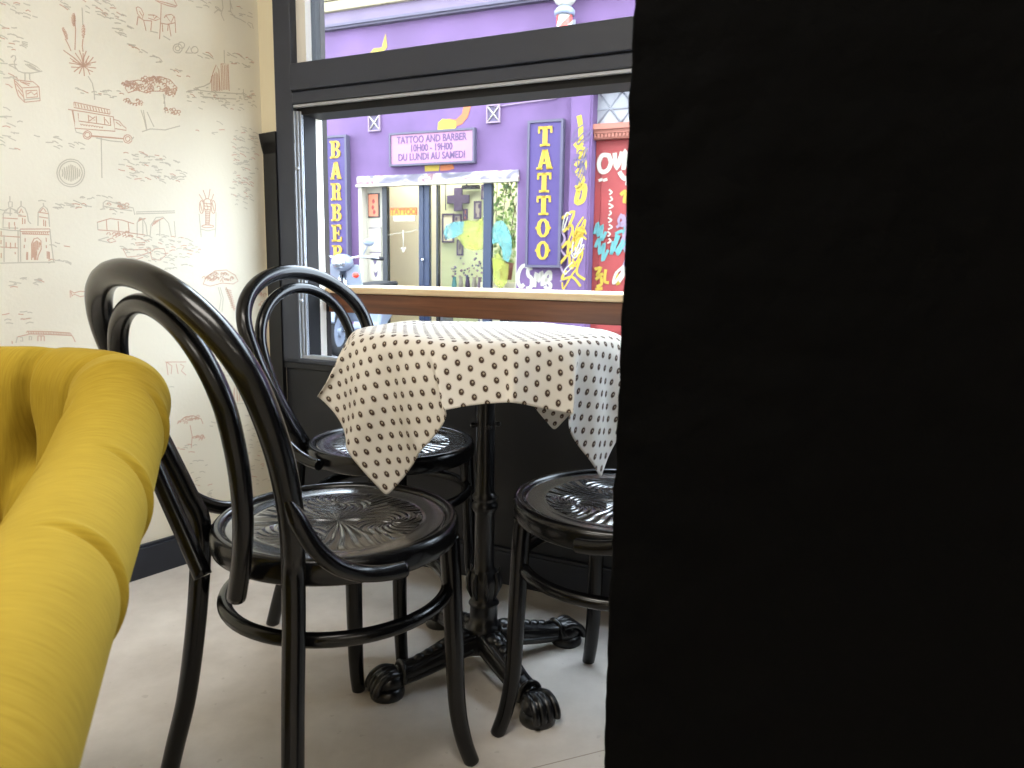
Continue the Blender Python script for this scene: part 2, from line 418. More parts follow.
# line drawings printed on the paper, millimetres along the wall and up it
INK_W = [
 (670,1309,668,1290,664,1273,652,1261,618,1271,618,1303,630,1312,648,1310,670,1309),(652,1261,655,1293,618,1303),(668,1306,655,1293),
 (647,1288,623,1294,623,1279,647,1272,647,1288),(664,1287,654,1273),(645,1281,636,1288,630,1282,623,1288),(667,1300,655,1284),(656,1306,637,1306),
 (658,1307,639,1301),(529,1494,527,1492,525,1495),(531,1490,527,1488,524,1492),(532,1487,528,1485,523,1489),(533,1483,528,1482,523,1486),
 (533,1480,528,1478,523,1483),(533,1476,528,1475,523,1479),(533,1473,528,1471,524,1476),(532,1470,529,1468,525,1472),(531,1467,529,1464,526,1468),
 (555,1454,554,1451,552,1455),(556,1451,553,1448,550,1452),(556,1448,552,1445,549,1449),(555,1445,551,1443,547,1447),(554,1442,551,1440,546,1444),
 (553,1439,550,1437,545,1441),(552,1436,549,1434,545,1438),(551,1433,548,1431,545,1435),(549,1431,547,1428,545,1432),(508,1473,506,1470,504,1474),
 (509,1469,506,1467,503,1471),(510,1465,507,1463,502,1467),(511,1461,507,1459,502,1464),(511,1457,507,1456,502,1460),(511,1454,507,1452,503,1456),
 (511,1450,508,1448,503,1452),(511,1447,508,1444,505,1448),(510,1443,508,1441,506,1444),(526,1493,525,1456,530,1408),(551,1429,545,1418,539,1403),
 (509,1439,512,1422,511,1408),(513,1374,537,1390,557,1401),(513,1374,532,1388,549,1397),(513,1374,531,1380,543,1386),(513,1374,519,1386,530,1401),
 (513,1374,515,1395,520,1410),(513,1374,512,1391,511,1405),(513,1374,510,1395,503,1412),(513,1374,507,1384,497,1402),(513,1374,498,1386,487,1401),
 (513,1374,495,1385,481,1391),(513,1374,499,1374,482,1376),(513,1374,500,1367,490,1365),(513,1374,503,1369,498,1356),(513,1374,512,1361,512,1350),
 (513,1374,518,1366,524,1353),(513,1374,524,1367,536,1355),(513,1374,525,1368,542,1365),(513,1374,529,1375,546,1374),(513,1374,523,1377,538,1380),
 (513,1374,505,1380,503,1391),(513,1374,503,1378,494,1381),(541,1282,455,1279,455,1269),(541,1282,542,1269,455,1268),(538,1280,537,1272),
 (532,1280,530,1271),(525,1280,523,1271),(518,1279,516,1271),(511,1279,509,1271),(504,1279,502,1270),(497,1279,495,1270),(490,1278,488,1270),
 (483,1278,481,1270),(476,1278,474,1269),(469,1278,467,1269),(462,1277,460,1269),(556,1262,504,1263,446,1263),
 (547,1262,544,1239,543,1219,445,1227,447,1263),(545,1261,543,1234),(448,1257,433,1255,423,1244,416,1240,416,1234,444,1234),
 (533,1257,533,1238,454,1240),(509,1257,509,1238),(490,1258,490,1238),(470,1259,470,1239),(455,1260,455,1240),(530,1232,527,1229,525,1232),
 (524,1232,521,1229,519,1232),(518,1232,515,1229,513,1233),(511,1232,509,1229,507,1233),(505,1233,503,1230,500,1233),(499,1233,496,1230,494,1233),
 (493,1233,490,1230,488,1233),(486,1233,483,1230,481,1233),(480,1233,477,1230,475,1234),
 (504,1209,506,1204,509,1200,513,1197,518,1197,522,1198,524,1201,525,1206,523,1210,520,1214,516,1217,512,1218,508,1216,505,1213,504,1209),
 (508,1208,509,1205,511,1203,514,1201,516,1201,519,1202,521,1203,521,1206,520,1209,518,1212,516,1213,513,1214,510,1213,509,1211,508,1208),
 (402,1214,403,1209,407,1205,411,1202,416,1202,421,1203,423,1206,424,1211,423,1216,420,1220,415,1223,410,1223,406,1222,403,1219,402,1214),
 (407,1213,408,1211,410,1208,412,1207,415,1206,417,1207,419,1209,419,1212,419,1214,417,1217,414,1218,411,1219,409,1218,407,1216,407,1213),
 (506,1207,458,1210,423,1212),(506,1205,423,1211),(507,1255,493,1247,508,1242,493,1255),(468,1254,459,1243),(441,1251,428,1243),
 (412,1342,403,1359,376,1369,355,1369,343,1381,315,1391,287,1388,268,1371,275,1353,300,1356,340,1348,356,1340,380,1343,405,1331,412,1342),
 (317,1585,304,1582,282,1581,262,1583,256,1589,264,1601),(312,1585,287,1587,259,1587),(301,1580,305,1538,311,1488),
 (370,1551,367,1537,356,1526,351,1541,357,1553,365,1555,370,1551),(367,1530,350,1525,331,1529),(366,1532,371,1508),(352,1525,347,1500),
 (330,1530,334,1504),(362,1545,355,1535),(339,1542,322,1546,306,1541,320,1533,339,1534),(325,1546,323,1536,314,1546),(307,1530,287,1532,264,1542),
 (295,1546,289,1555,274,1561,265,1557,264,1542),(282,1534,278,1503),(264,1542,264,1516),(301,1529,301,1509),(284,1534,287,1515),
 (289,1553,276,1539,266,1559),(130,1465,107,1470,107,1394),(130,1465,131,1390),(125,1463,126,1394),(119,1464,121,1395),(114,1466,116,1396),
 (109,1467,111,1397),(167,1405,156,1437,146,1459,138,1446,136,1391),(162,1424,163,1383),(157,1429,158,1384),(152,1434,153,1385),(147,1439,148,1386),
 (142,1436,144,1387),(138,1433,139,1388),(719,987,687,987),(683,1001,678,1011,675,1002),(686,994,669,994),(677,990,678,975),(672,988,673,976),
 (706,978,707,969),(707,969,707,962),(695,979,695,970),(694,969,695,961),(631,989,632,973),(627,987,628,972),(716,931,717,919),(707,930,708,916),
 (697,930,698,918),(724,956,725,947),(726,935,727,926),(728,905,729,893),(674,909,676,890),(672,909,674,890),(629,912,630,894),(626,912,627,893),
 (624,911,625,893),(658,914,659,890),(655,914,657,890),(654,910,655,890),(699,908,699,903),(675,942,676,933),(629,945,629,935),(630,927,630,920),
 (678,926,679,918),(642,1006,619,1004),(638,1007,630,1017,624,1008),(641,995,621,993),(684,963,619,967),(685,957,619,960),(681,952,621,953),
 (679,956,678,952),(675,956,674,952),(671,956,669,953),(666,956,665,953),(662,957,660,953),(657,957,656,953),(653,957,651,954),(648,957,647,954),
 (644,958,642,954),(639,958,638,954),(635,958,633,954),(630,958,628,955),(625,959,624,955),(661,930,663,895),(658,932,661,896),(656,934,658,898),
 (653,936,656,899),(650,938,653,901),(648,936,649,915),(645,934,646,921),(643,933,643,926),
 (665,890,662,929,656,941,648,944,641,937,642,917,650,900,652,890),(727,945,686,944),(729,919,692,918),(399,998,394,1008),(361,989,353,1005),
 (396,1000,392,1008),(356,993,349,1006),(393,1002,389,1008),(352,996,345,1007),(390,1004,386,1008),(347,1000,340,1009),(388,1005,383,1008),
 (342,1004,336,1010),(385,1005,381,1009),(338,1007,332,1012),(382,1006,378,1009),(333,1011,327,1013),(506,990,472,1002,441,1000,410,992),
 (504,971,454,970,382,964),(482,1000,482,972),(452,997,452,971),(426,996,425,970),(444,924,434,903,402,907,379,915,377,926,412,923,444,924),
 (411,941,383,944,386,937,408,936),(437,896,413,896,391,904),(371,918,367,899,344,897,326,912,331,929,356,928,371,918),(379,918,368,916),
 (483,946,470,952,461,944,476,939,483,946),
 (205,1053,206,1045,209,1038,212,1034,215,1034,217,1037,219,1044,219,1052,218,1060,216,1066,213,1070,210,1070,207,1067,205,1061,205,1053),
 (168,1056,169,1047,171,1041,174,1037,177,1037,180,1040,181,1047,182,1055,181,1063,178,1069,176,1073,173,1074,170,1070,168,1064,168,1056),
 (203,1073,193,1078,183,1075,182,1057,187,1037,191,1002),(203,1073,204,1053,200,1036,202,1002),(201,1039,187,1040),(201,1034,187,1035),
 (202,1029,188,1030),(202,1024,188,1025),(202,1019,188,1020),(202,1014,188,1015),(203,1010,189,1010),(203,1005,189,1006),(205,1101,199,1085,197,1076),
 (183,1106,187,1086,190,1077),(218,1088,209,1074,203,1067),(172,1093,178,1078,183,1069),
 (176,999,178,997,184,996,192,995,200,994,208,994,213,996,215,997,213,999,207,1001,200,1002,191,1002,184,1002,178,1001,176,999),(207,1064,182,1063),
 (204,1056,183,1055),(201,1046,186,1046),(197,1065,192,1051,197,1042),(216,1063,211,1041),(178,1066,173,1044),
 (219,830,208,851,179,869,142,872,113,857,103,839,121,830,157,833,197,824,219,830),(145,821,130,788,121,748),(148,815,128,810),(146,809,127,804),
 (144,803,126,798),(142,797,124,792),(140,791,123,786),(138,785,121,780),(136,779,120,774),(134,773,119,768),(132,766,117,762),(130,760,116,755),
 (583,815,574,809,559,813,545,811,533,804,560,799,574,806,584,797,583,815),(581,811,579,801),(710,704,682,710,637,706,586,700),
 (690,713,688,717,637,713,591,707,584,695,580,683),(686,716,684,710),(680,715,678,709),(675,715,673,709),(669,714,667,708),(664,714,662,708),
 (658,713,656,707),(653,713,650,706),(647,712,645,706),(641,712,639,705),(636,711,634,705),(630,711,628,704),(624,710,622,704),(619,710,616,703),
 (613,709,611,703),(607,709,605,702),(601,708,599,701),(595,707,593,701),(665,704,666,691),(658,703,659,691),(651,703,652,690),(665,704,651,703),
 (722,695,722,688),(321,426,299,442,271,443,246,429,241,413),(282,416,277,382,282,346),(138,466,133,503,125,521,121,464),
 (107,465,102,519,95,556,90,517,89,463),(132,510,133,469),(123,509,124,468),(114,508,115,466),(105,507,106,465),(96,505,97,464),(343,610,340,572),
 (343,610,327,597,331,574),(314,602,310,572),(302,600,291,593,300,580,286,566),(346,610,284,605),
]
INK_G = [
 (673,1357,668,1363,664,1363,663,1356,667,1349,666,1338,660,1330,650,1328,633,1331,608,1341,621,1349,635,1354,646,1356),
 (644,1349,634,1343,621,1340,609,1340),(640,1350,628,1344,613,1340),(636,1351,621,1344),(646,1329,647,1313,649,1310),(636,1331,637,1316,634,1314),
 (654,1266,617,1277),(506,1513,507,1472),(503,1352,494,1337,491,1316,491,1297),(543,1220,541,1210,525,1208),(494,1203,459,1201,426,1203),
 (404,1211,397,1220),(481,1207,486,1104),
 (528,1112,530,1103,534,1094,539,1087,547,1080,555,1076,563,1074,572,1075,579,1077,585,1082,590,1088,592,1096,593,1104,591,1113,587,1122,582,1129,575,1135,567,1140,558,1142,550,1142,542,1140,536,1135,531,1129,528,1121,528,1112),
 (533,1111,535,1104,538,1096,543,1090,549,1085,556,1081,563,1080,570,1080,576,1082,581,1086,585,1091,587,1098,588,1105,586,1112,583,1120,579,1126,573,1131,566,1135,559,1137,552,1137,545,1135,540,1131,536,1125,534,1119,533,1111),
 (580,1115,579,1106,581,1097),(575,1120,574,1107,576,1093),(569,1123,569,1107,572,1091),(564,1126,564,1108,567,1089),(559,1129,559,1108,562,1087),
 (555,1128,554,1109,557,1090),(550,1126,549,1109,552,1093),(545,1123,544,1110,547,1096),(540,1120,539,1111,542,1101),(309,1347,306,1324,306,1297),
 (304,1345,309,1321),(373,1293,366,1269,361,1241),(367,1294,360,1244),(357,1291,347,1269,340,1255),(374,1237,351,1248,309,1252,265,1270),
 (336,1502,314,1503),(300,1499,281,1493),
 (247,1479,249,1474,253,1469,258,1465,264,1464,270,1465,273,1468,274,1473,272,1479,268,1484,263,1487,257,1489,252,1488,248,1484,247,1479),
 (240,1490,241,1486,244,1482,247,1480,252,1479,255,1479,258,1482,258,1485,257,1489,255,1493,251,1495,247,1496,243,1495,240,1493,240,1490),
 (238,1470,225,1490,218,1474,238,1470),
 (200,1487,201,1482,204,1479,209,1476,213,1475,217,1476,220,1478,221,1482,219,1486,216,1490,212,1493,208,1494,204,1493,201,1490,200,1487),
 (254,1478,255,1475,257,1472,259,1470,263,1470,265,1470,267,1472,268,1474,267,1477,265,1480,262,1482,259,1483,256,1482,254,1480,254,1478),
 (118,1506,119,1470),(211,1382,186,1392,167,1405),(242,1365,212,1377,169,1380,104,1389,61,1395),(60,1409,58,1381),(200,1362,154,1366,85,1376),
 (126,1377,118,1380),(78,1406,71,1407),(193,1359,182,1362),(37,1407,26,1411),(118,1387,108,1387),(185,1360,170,1365),(236,1366,223,1368),
 (201,1368,193,1369),(241,1342,227,1342),(98,1356,91,1358),(46,1375,35,1374),(122,1359,113,1362),(158,1386,148,1385),(181,1388,174,1391),
 (85,1389,76,1393),(41,1394,32,1398),(237,1369,225,1373),(241,1352,233,1351),(225,1354,212,1356),(40,1392,31,1394),(241,1356,233,1355),
 (75,1384,68,1386),(200,1374,191,1373),(220,1378,205,1380),(39,1396,23,1398),(85,1369,73,1374),(118,1643,116,1622,123,1603,114,1587),
 (92,1650,92,1620,81,1607,58,1605,42,1601),(129,1615,145,1600),(77,1610,94,1611),(35,1605,21,1603,18,1590),(92,1647,86,1627),(38,1601,25,1591),
 (700,1039,701,1026),(704,1025,696,1026,697,1014,704,1013,704,1025),(718,994,711,1006,701,1012,693,1007,686,1000),(717,994,720,964,688,965),
 (701,1011,703,993),(688,1001,685,1011,678,1018,670,1013,666,1000,665,983,660,977),(677,1030,678,1018),
 (645,973,642,1005,636,1015,628,1022,621,1015,619,1003,619,972),(629,1029,629,1022),(619,967,618,928,616,886),(684,963,689,885),
 (726,961,706,959,685,959),(732,881,690,883,613,886),(719,947,724,884),(689,958,694,885),(403,1024,293,1035),(404,1019,293,1030),
 (404,960,402,995,394,1010,385,1007,378,991,376,962),(369,959,364,992,349,1013,329,1016,314,1000,308,965),(297,1007,296,963),(386,1007,388,966),
 (339,1010,341,963),(488,1028,487,1041,479,1048,444,1040,410,1034,407,1016),(505,991,505,971),(485,1033,465,1030,413,1026),
 (506,945,480,954,476,939,506,945),(221,1032,219,998,218,966),(167,1041,170,1001,174,968),(217,989,195,985,172,992),(171,821,163,788,171,753),
 (165,821,156,788,162,746),(710,704,714,690),(684,704,679,703,680,695,685,695,684,704),(704,702,699,702,699,693,705,694),(155,462,79,455),
]
TUFTS = [
 (374,1352,41,13,75),(316,1371,49,16,95),(390,1311,24,7,24),(286,1306,23,8,24),(289,1356,20,9,18),(446,963,48,7,26),(449,1039,34,7,12),
 (166,851,50,13,70),(281,434,35,10,30),(256,372,22,9,16),(20,805,22,13,14),(22,764,18,25,14),
]
DASHES = [
 (645,1474,47,20,14),(667,1402,34,29,20),(552,1509,18,9,6),(442,1530,41,29,22),(410,1491,23,32,14),(376,1447,27,9,8),(681,1323,19,36,12),
 (687,1192,25,55,16),(580,1178,61,17,12),(505,1313,34,7,7),(446,1322,26,13,8),(352,1145,98,43,80),(483,1036,73,23,24),(591,1027,47,12,12),
 (702,1000,21,9,5),(677,834,40,17,12),(701,750,39,17,10),(336,933,114,36,75),(344,892,101,22,24),(179,1478,25,11,7),(67,1490,44,26,18),
 (131,1365,101,23,24),(45,1381,28,29,12),(57,1248,56,53,40),(63,1189,49,59,40),(74,1099,42,48,34),(474,775,48,24,10),(504,718,36,16,8),
 (366,517,41,52,12),(301,283,70,79,34),(261,212,52,43,14),(42,278,53,113,46),(52,396,45,65,18),(169,398,48,31,12),(126,566,49,25,10),(598,929,23,7,3),
 (188,1299,64,39,6),(257,1415,36,13,6),(312,1434,28,10,5),(60,1626,41,17,8),(172,1614,44,16,10),(601,886,23,10,6),
]
def pairs(t): return [(t[i]/1000, t[i+1]/1000) for i in range(0, len(t), 2)]
rp = random.Random(11)
strokes = [(1, pairs(t)) for t in INK_W] + [(2, pairs(t)) for t in INK_G]
for cx, cz, rx_, rz_, n in TUFTS:                           # leafy scribble
    for k in range(int(n*.45)+3):
        a, r_ = rp.uniform(0, 2*PI), math.sqrt(rp.random()); x, z = (cx+rx_*r_*math.cos(a))/1000, (cz+rz_*r_*math.sin(a))/1000
        strokes.append((1, [(x+.006, z-.0024), (x+.003, z+.0024), (x-.002, z+.0027), (x-.005, z-.0012), (x-.001, z-.003)]))
for cx, cz, rx_, rz_, n in DASHES:                          # drifting dashes of sky and water
    for k in range(n):
        a, r_ = rp.uniform(0, 2*PI), math.sqrt(rp.random()); x, z = (cx+rx_*r_*math.cos(a))/1000, (cz+rz_*r_*math.sin(a))/1000
        l, t = rp.uniform(.008, .02), rp.uniform(-.25, .45)
        strokes.append((2 if rp.random() < .8 else 1, [(x+l/2, z+t*l/2), (x, z+rp.uniform(-.001, .003)), (x-l/2, z-t*l/2)]))
for mi, pl in strokes:
    for ds, dz in ((0, 0), (.86, 0), (1.72, 0), (.43, 1.32), (-.43, 1.32), (1.29, 1.32)):
        if min(p[0] for p in pl)+ds < .004 or max(p[1] for p in pl)+dz > H_C-.02 or min(p[1] for p in pl)+dz < .1: continue
        wl.ribbon([(a+ds, c+dz) for a, c in pl], .0024 if mi == 1 else .0026, .0008*side, mi)
structure(wl.build('wall_left', [M['wallpaper'], M['ink_warm'], M['ink_grey']], loc=CORNER, rotz=LROT))
bl = MB(); bl.box(0, LEN, 0, .016*side, 0, .088); bl.box(0, LEN, 0, .011*side, .088, .096)
structure(bl.build('baseboard_left', M['skirting'], loc=CORNER, rotz=LROT, bevel=.002))

# window wall: local x = along the wall (s), local y = outwards to the street, z up
def wn(mb, name, mats, parent=None, **k): return mb.build(name, mats, parent, loc=CORNER if parent is None else None, rotz=A_WIN if parent is None else 0, **k)
S1 = 2.35                                                  # far jamb of the window (behind the black wall)
WLEN = (3.1-CORNER.x)/math.cos(A_WIN)
wf = MB()
wf.box(-.02, .062, 0, .14, .1, H_C, 0)                    # cream reveal beside the frame
wf.box(-.02, WLEN, .02, .14, 0, .585, 1)                  # dado under the window
wf.box(S1, WLEN, 0, .14, .585, H_C, 0)
wf.box(.062, S1, 0, .14, 2.3, H_C, 0)
structure(wn(wf, 'wall_front', [M['cream'], M['dado']]))
dd = MB()
dd.box(.062, WLEN, .006, .02, .105, .566); dd.box(.062, WLEN, -.004, .02, .566, .585)
structure(wn(dd, 'trim_1', M['dado'], bevel=.003))
bb = MB(); bb.box(0, WLEN, -.008, .02, 0, .096); bb.box(0, WLEN, -.003, .02, .096, .104)
structure(wn(bb, 'baseboard_front', M['skirting'], bevel=.002))
tr = MB()
tr.box(.012, .064, -.012, .005, .1, 1.262)
tr.prism([(.012, 1.225), (.064, 1.225), (.064, 1.292), (-.004, 1.288), (.002, 1.262)], -.012, .005)
structure(wn(tr, 'trim_2', M['black_trim'], bevel=.002))

win = empty('window_1', CORNER, A_WIN, kind='structure')
fr = MB()                                                   # outer anthracite frame
Z0, Z1, Z2, Z3, ZT = .600, 1.337, 1.402, 1.478, 2.3
fr.box(.062, .130, -.006, .06, .585, ZT)
fr.box(.062, S1, -.006, .06, .585, Z0)
fr.box(.062, S1, -.006, .06, 2.24, ZT)
fr.box(S1-.07, S1, -.006, .06, .585, ZT)
fo = wn(fr, 'window_frame', M['frame'], win, bevel=.003); structure(fo)
tm = MB()                                                   # transom in three steps
tm.box(.13, S1-.07, -.016, .07, Z2, Z3); tm.box(.13, S1-.07, -.008, .07, Z2-.036, Z2-.003); tm.box(.13, S1-.07, -.004, .05, Z2-.006, Z2)
structure(wn(tm, 'transom', M['frame'], win, bevel=.003))
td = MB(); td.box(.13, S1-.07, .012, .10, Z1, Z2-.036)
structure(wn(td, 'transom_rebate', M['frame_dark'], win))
tl = MB(); tl.box(.13, S1-.07, -.002, .012, Z2-.045, Z2-.038)
structure(wn(tl, 'drip_strip', M['silver'], win))
sv = MB()                                                   # light aluminium tracks up the jamb
for a, c, y in ((.1295, .1325, -.003), (.1355, .1405, .004), (.143, .1475, .010)): sv.box(a, c, y, y+.010, Z0, Z1+.01)
sv.box(.13, S1-.07, .004, .03, Z0, Z0+.010)
structure(wn(sv, 'window_track', M['silver'], win))
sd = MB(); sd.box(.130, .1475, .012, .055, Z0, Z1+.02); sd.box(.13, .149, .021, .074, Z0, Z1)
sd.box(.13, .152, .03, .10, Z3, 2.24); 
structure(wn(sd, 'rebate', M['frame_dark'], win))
rv = MB(); rv.box(.06, .1485, .074, .104, .3, Z1+.06); rv.box(.13, .165, .02, .045, Z3, 2.24)
structure(wn(rv, 'reveal', M['white_reveal'], win))
re = MB(); re.box(.06, .1495, .104, .126, .3, 2.3)
structure(wn(re, 'reveal_edge', M['brown_edge'], win))
gp = MB(); gp.box(.13, S1-.07, .058, .062, Z3, 2.24)
structure(wn(gp, 'window_pane', M['glass'], win))
kn = MB()
for z in (1.18, .78): kn.ball((.1395, .0, z), .006)
structure(wn(kn, 'hinge_pin', M['silver'], win))
ow = MB(); ow.box(-9, .06, .14, .2, 0, 13); ow.box(S1, 14, .14, .2, 0, 13); ow.box(.06, S1, .14, .2, 2.3, 13); ow.box(.06, S1, .14, .2, -.06, .3)  # unseen upper wall raised high to shade the shop front opposite
structure(wn(ow, 'wall_outside', M['white_reveal']))

# the other walls of the room, behind the photographer
wb = MB(); wb.box(xl, 3.1, -2.95, -2.8, 0, H_C); structure(wb.build('wall_back', M['white_wall']))
ws = MB(); ws.box(3.1, 3.25, -2.95, .6, 0, H_C); structure(ws.build('wall_side', M['white_wall']))

# black plaster wall end standing close on the right
pb = MB()
X0, X1, Y0, Y1 = .0905, 2.6, .61, .735
XB = .122                                                   # the back edge stands further over, so the end face is turned away
import mathutils
nz = mathutils.noise.noise
NZ, NX = 260, 60
vs = []; fs = []
def off(x, z, k): return .0032*nz(Vector((x*26, z*26, k)))+.0018*nz(Vector((x*70, z*70, k+3)))
# cross-section path: far face -> edge -> near face
sec = [(X1, Y1)] + [(XB+.9*(1-i/14)**2, Y1) for i in range(15)] + [(XB-.002, Y1-.01), ((X0+XB)/2, (Y0+Y1)/2), (X0+.002, Y0+.012)] + [(X0+.9*(i/22)**2, Y0) for i in range(23)] + [(X1, Y0)]
for j in range(NZ+1):
    z = H_C*j/NZ
    for i, (x, y) in enumerate(sec):
        d = off(x+y*1.7, z, 5.5); vs.append((x-(d if 10 < i < 28 else 0), y-(d if i > 16 else -d), z))
ns = len(sec)
for j in range(NZ):
    for i in range(ns-1): fs.append((j*ns+i, j*ns+i+1, (j+1)*ns+i+1, (j+1)*ns+i))
pb.add(vs, fs, 0, True)
structure(pb.build('wall_right', M['plaster_black']))

# ---------------------------------------------------------------- bentwood chairs
def make_chair(label):
    t = empty('bentwood_chair', label=label, cat='chair', group='bentwood chairs round the table')
    RS = .2052
    s_ = MB()                                               # pressed seat panel, slightly dished
    prof = [(0.0001, .4555), (.05, .4557), (.10, .4562), (.145, .4575), (.149, .4566), (.153, .4578), (.176, .459), (.184, .4585), (.184, .446), (.0001, .444)]
    s_.lathe(prof, 72)
    s_.build('seat', M['seat'], t)
    r_ = MB()
    ring = [(.1835, .432), (.1835, .4585), (.187, .4632), (.193, .4655), (.199, .4645), (.2035, .460), (.2052, .452), (.2052, .438), (.2035, .4285), (.198, .424), (.189, .424), (.1835, .432)]
    r_.lathe(ring, 72)
    r_.build('seat_ring', M['lacquer'], t)
    for sy in (1, -1):                                      # sabre front legs
        p = smooth_path([(.128, sy*.138, .43), (.131, sy*.142, .36), (.134, sy*.146, .24), (.138, sy*.150, .12), (.146, sy*.158, .05), (.158, sy*.169, 0)], 6)
        n = len(p); m_ = MB(); m_.tube(p, [.0185-.0045*i/(n-1) for i in range(n)], 16); m_.build('leg', M['lacquer'], t)
    # outer hoop: one bent rod from foot to foot
    zc, zt, wm, bf, lean = .7295, .8708, .213, -.174, -.366
    def fz(z): return bf + lean*(z-.46)*(.6+.4*(z-.46)/.43)
    half = [(-.2286, .1935, 0), (-.218, .182, .06), (-.201, .166, .15), (-.187, .151, .27), (-.177, .143, .38), (-.174, .141, .46)]
    up = []
    for k in range(1, 7):
        q = k/7; z = .46+(zc-.46)*q; up.append((fz(z), .141+(wm-.141)*math.sin(q*PI/2), z))
    arch = []
    for k in range(0, 15):
        a = PI*k/14; z = zc+(zt-zc)*math.sin(a); arch.append((fz(z), wm*math.cos(a), z))
    right = [(f, -l, z) for f, l, z in reversed(half+up)]
    p = smooth_path(half+up+arch+right, 5); n = len(p)
    rad = [.0158+.0027*math.sin(PI*i/(n-1)) for i in range(n)]
    m_ = MB(); m_.tube(p, rad, 16); m_.build('outer_hoop', M['lacquer'], t)
    # inner hoop, its cut ends on the back of the seat ring
    zc2, zt2, w2 = .69, .830, .160
    def fi(z): return -.2135 + (fz(zt2)+.2155)*max(0, (z-.40)/(zt2-.40))**1.15
    h2 = [(fi(z), .052+(w2-.052)*math.sin(q*PI/2), z) for q in (0, .2, .4, .6, .8) for z in (.405+(zc2-.405)*q,)]
    ar = [(fi(zc2+(zt2-zc2)*math.sin(PI*k/14)), w2*math.cos(PI*k/14), zc2+(zt2-zc2)*math.sin(PI*k/14)) for k in range(15)]
    p = smooth_path(h2+ar+[(f, -l, z) for f, l, z in reversed(h2)], 5); n = len(p)
    m_ = MB(); m_.tube(p, .0140, 16); m_.build('inner_hoop', M['lacquer'], t)
    # stretcher ring
    m_ = MB(); m_.tube([(.187*math.cos(2*PI*k/56), .187*math.sin(2*PI*k/56), .335) for k in range(56)], .0118, 14, closed=True); m_.build('stretcher', M['lacquer'], t)
    for sy in (1, -1):                                      # curved braces from the hoop to the seat
        p = smooth_path([(-.217, sy*.199, .590), (-.205, sy*.203, .560), (-.182, sy*.206, .515), (-.150, sy*.207, .480), (-.110, sy*.208, .456), (-.070, sy*.2125, .445), (-.035, sy*.2165, .442)], 6)
        n = len(p); m_ = MB(); m_.tube(p, [.003+.0095*min(1, i/6) for i in range(n)], 12); m_.build('brace', M['lacquer'], t)
    return t
ch1 = make_chair('black bentwood chair beside the mustard armchair, its two hoops against the papered wall')
ch1.location = (-.2931, 1.1936, 0); ch1.rotation_euler = (0, 0, R(48.4))
ch2 = copy_thing(ch1, (-.296, 1.764, 0), R(-29), 'black bentwood chair under the window frame, its hoops overlapping the anthracite frame')
ch3 = copy_thing(ch1, (.2101, 1.3231, 0), R(143.1), 'black bentwood chair half hidden by the black plaster wall, only seat and legs showing')

# ---------------------------------------------------------------- pedestal table and its cloth
TC = Vector((-.055, 1.525, 0))
tb = empty('pedestal_table', TC, 0, 'round cast iron pedestal table standing under the printed cloth', 'table')
m_ = MB(); m_.lathe([(.0001, .728), (.265, .728), (.271, .733), (.271, .746), (.265, .752), (.0001, .752)], 64); m_.build('tabletop', M['dark_wood'], tb)
m_ = MB()
m_.lathe([(.026, .055), (.028, .080), (.036, .083), (.0395, .089), (.0395, .098), (.036, .104), (.031, .108), (.0305, .148), (.0345, .153), (.031, .158), (.026, .164), (.0315, .185), (.0340, .205), (.031, .222), (.0245, .230), (.0225, .236),
          (.0215, .36), (.0255, .366), (.0290, .373), (.0280, .381), (.0220, .386), (.0270, .392), (.0278, .398), (.0220, .405), (.0205, .412), (.0195, .66), (.025, .672), (.025, .70)], 28,
         wob=lambda a, z: 1+(.07*math.cos(8*a) if .166 < z < .222 else (.035*math.cos(26*a) if .082 < z < .103 else (.03*math.cos(10*a) if .24 < z < .355 else 0))))
m_.build('column', M['iron'], tb)
m_ = MB()
for k in range(8):                                          # acanthus leaf tips curling out of the bulb
    a = 2*PI*k/8+.2; c, s = math.cos(a), math.sin(a)
    m_.tube([(c*.026, s*.026, .168), (c*.0345, s*.0345, .19), (c*.0355, s*.0355, .212), (c*.032, s*.032, .225), (c*.036, s*.036, .233)], [.004, .0065, .0055, .004, .002], 6)
m_.build('leaf_collar', M['iron'], tb)
m_ = MB()
for a in (.3, .3+PI/2, .3+PI, .3+1.5*PI):
    c, s = math.cos(a), math.sin(a); m_.tube([(c*.014, s*.014, .556), (c*.026, s*.026, .556)], .005, 10); m_.ball((c*.028, s*.028, .556), .0062)
m_.build('clamp_screw', M['iron'], tb)
m_ = MB()
for k in range(4):                                          # bracket arms under the top
    a = R(31+45+90*k); c, s = math.cos(a), math.sin(a); m_.tube([(0, 0, .70), (c*.1, s*.1, .715), (c*.2, s*.2, .725)], [.014, .011, .008], 10)
m_.lathe([(.05, .712), (.05, .7295)], 20)
m_.build('bracket', M['iron'], tb)
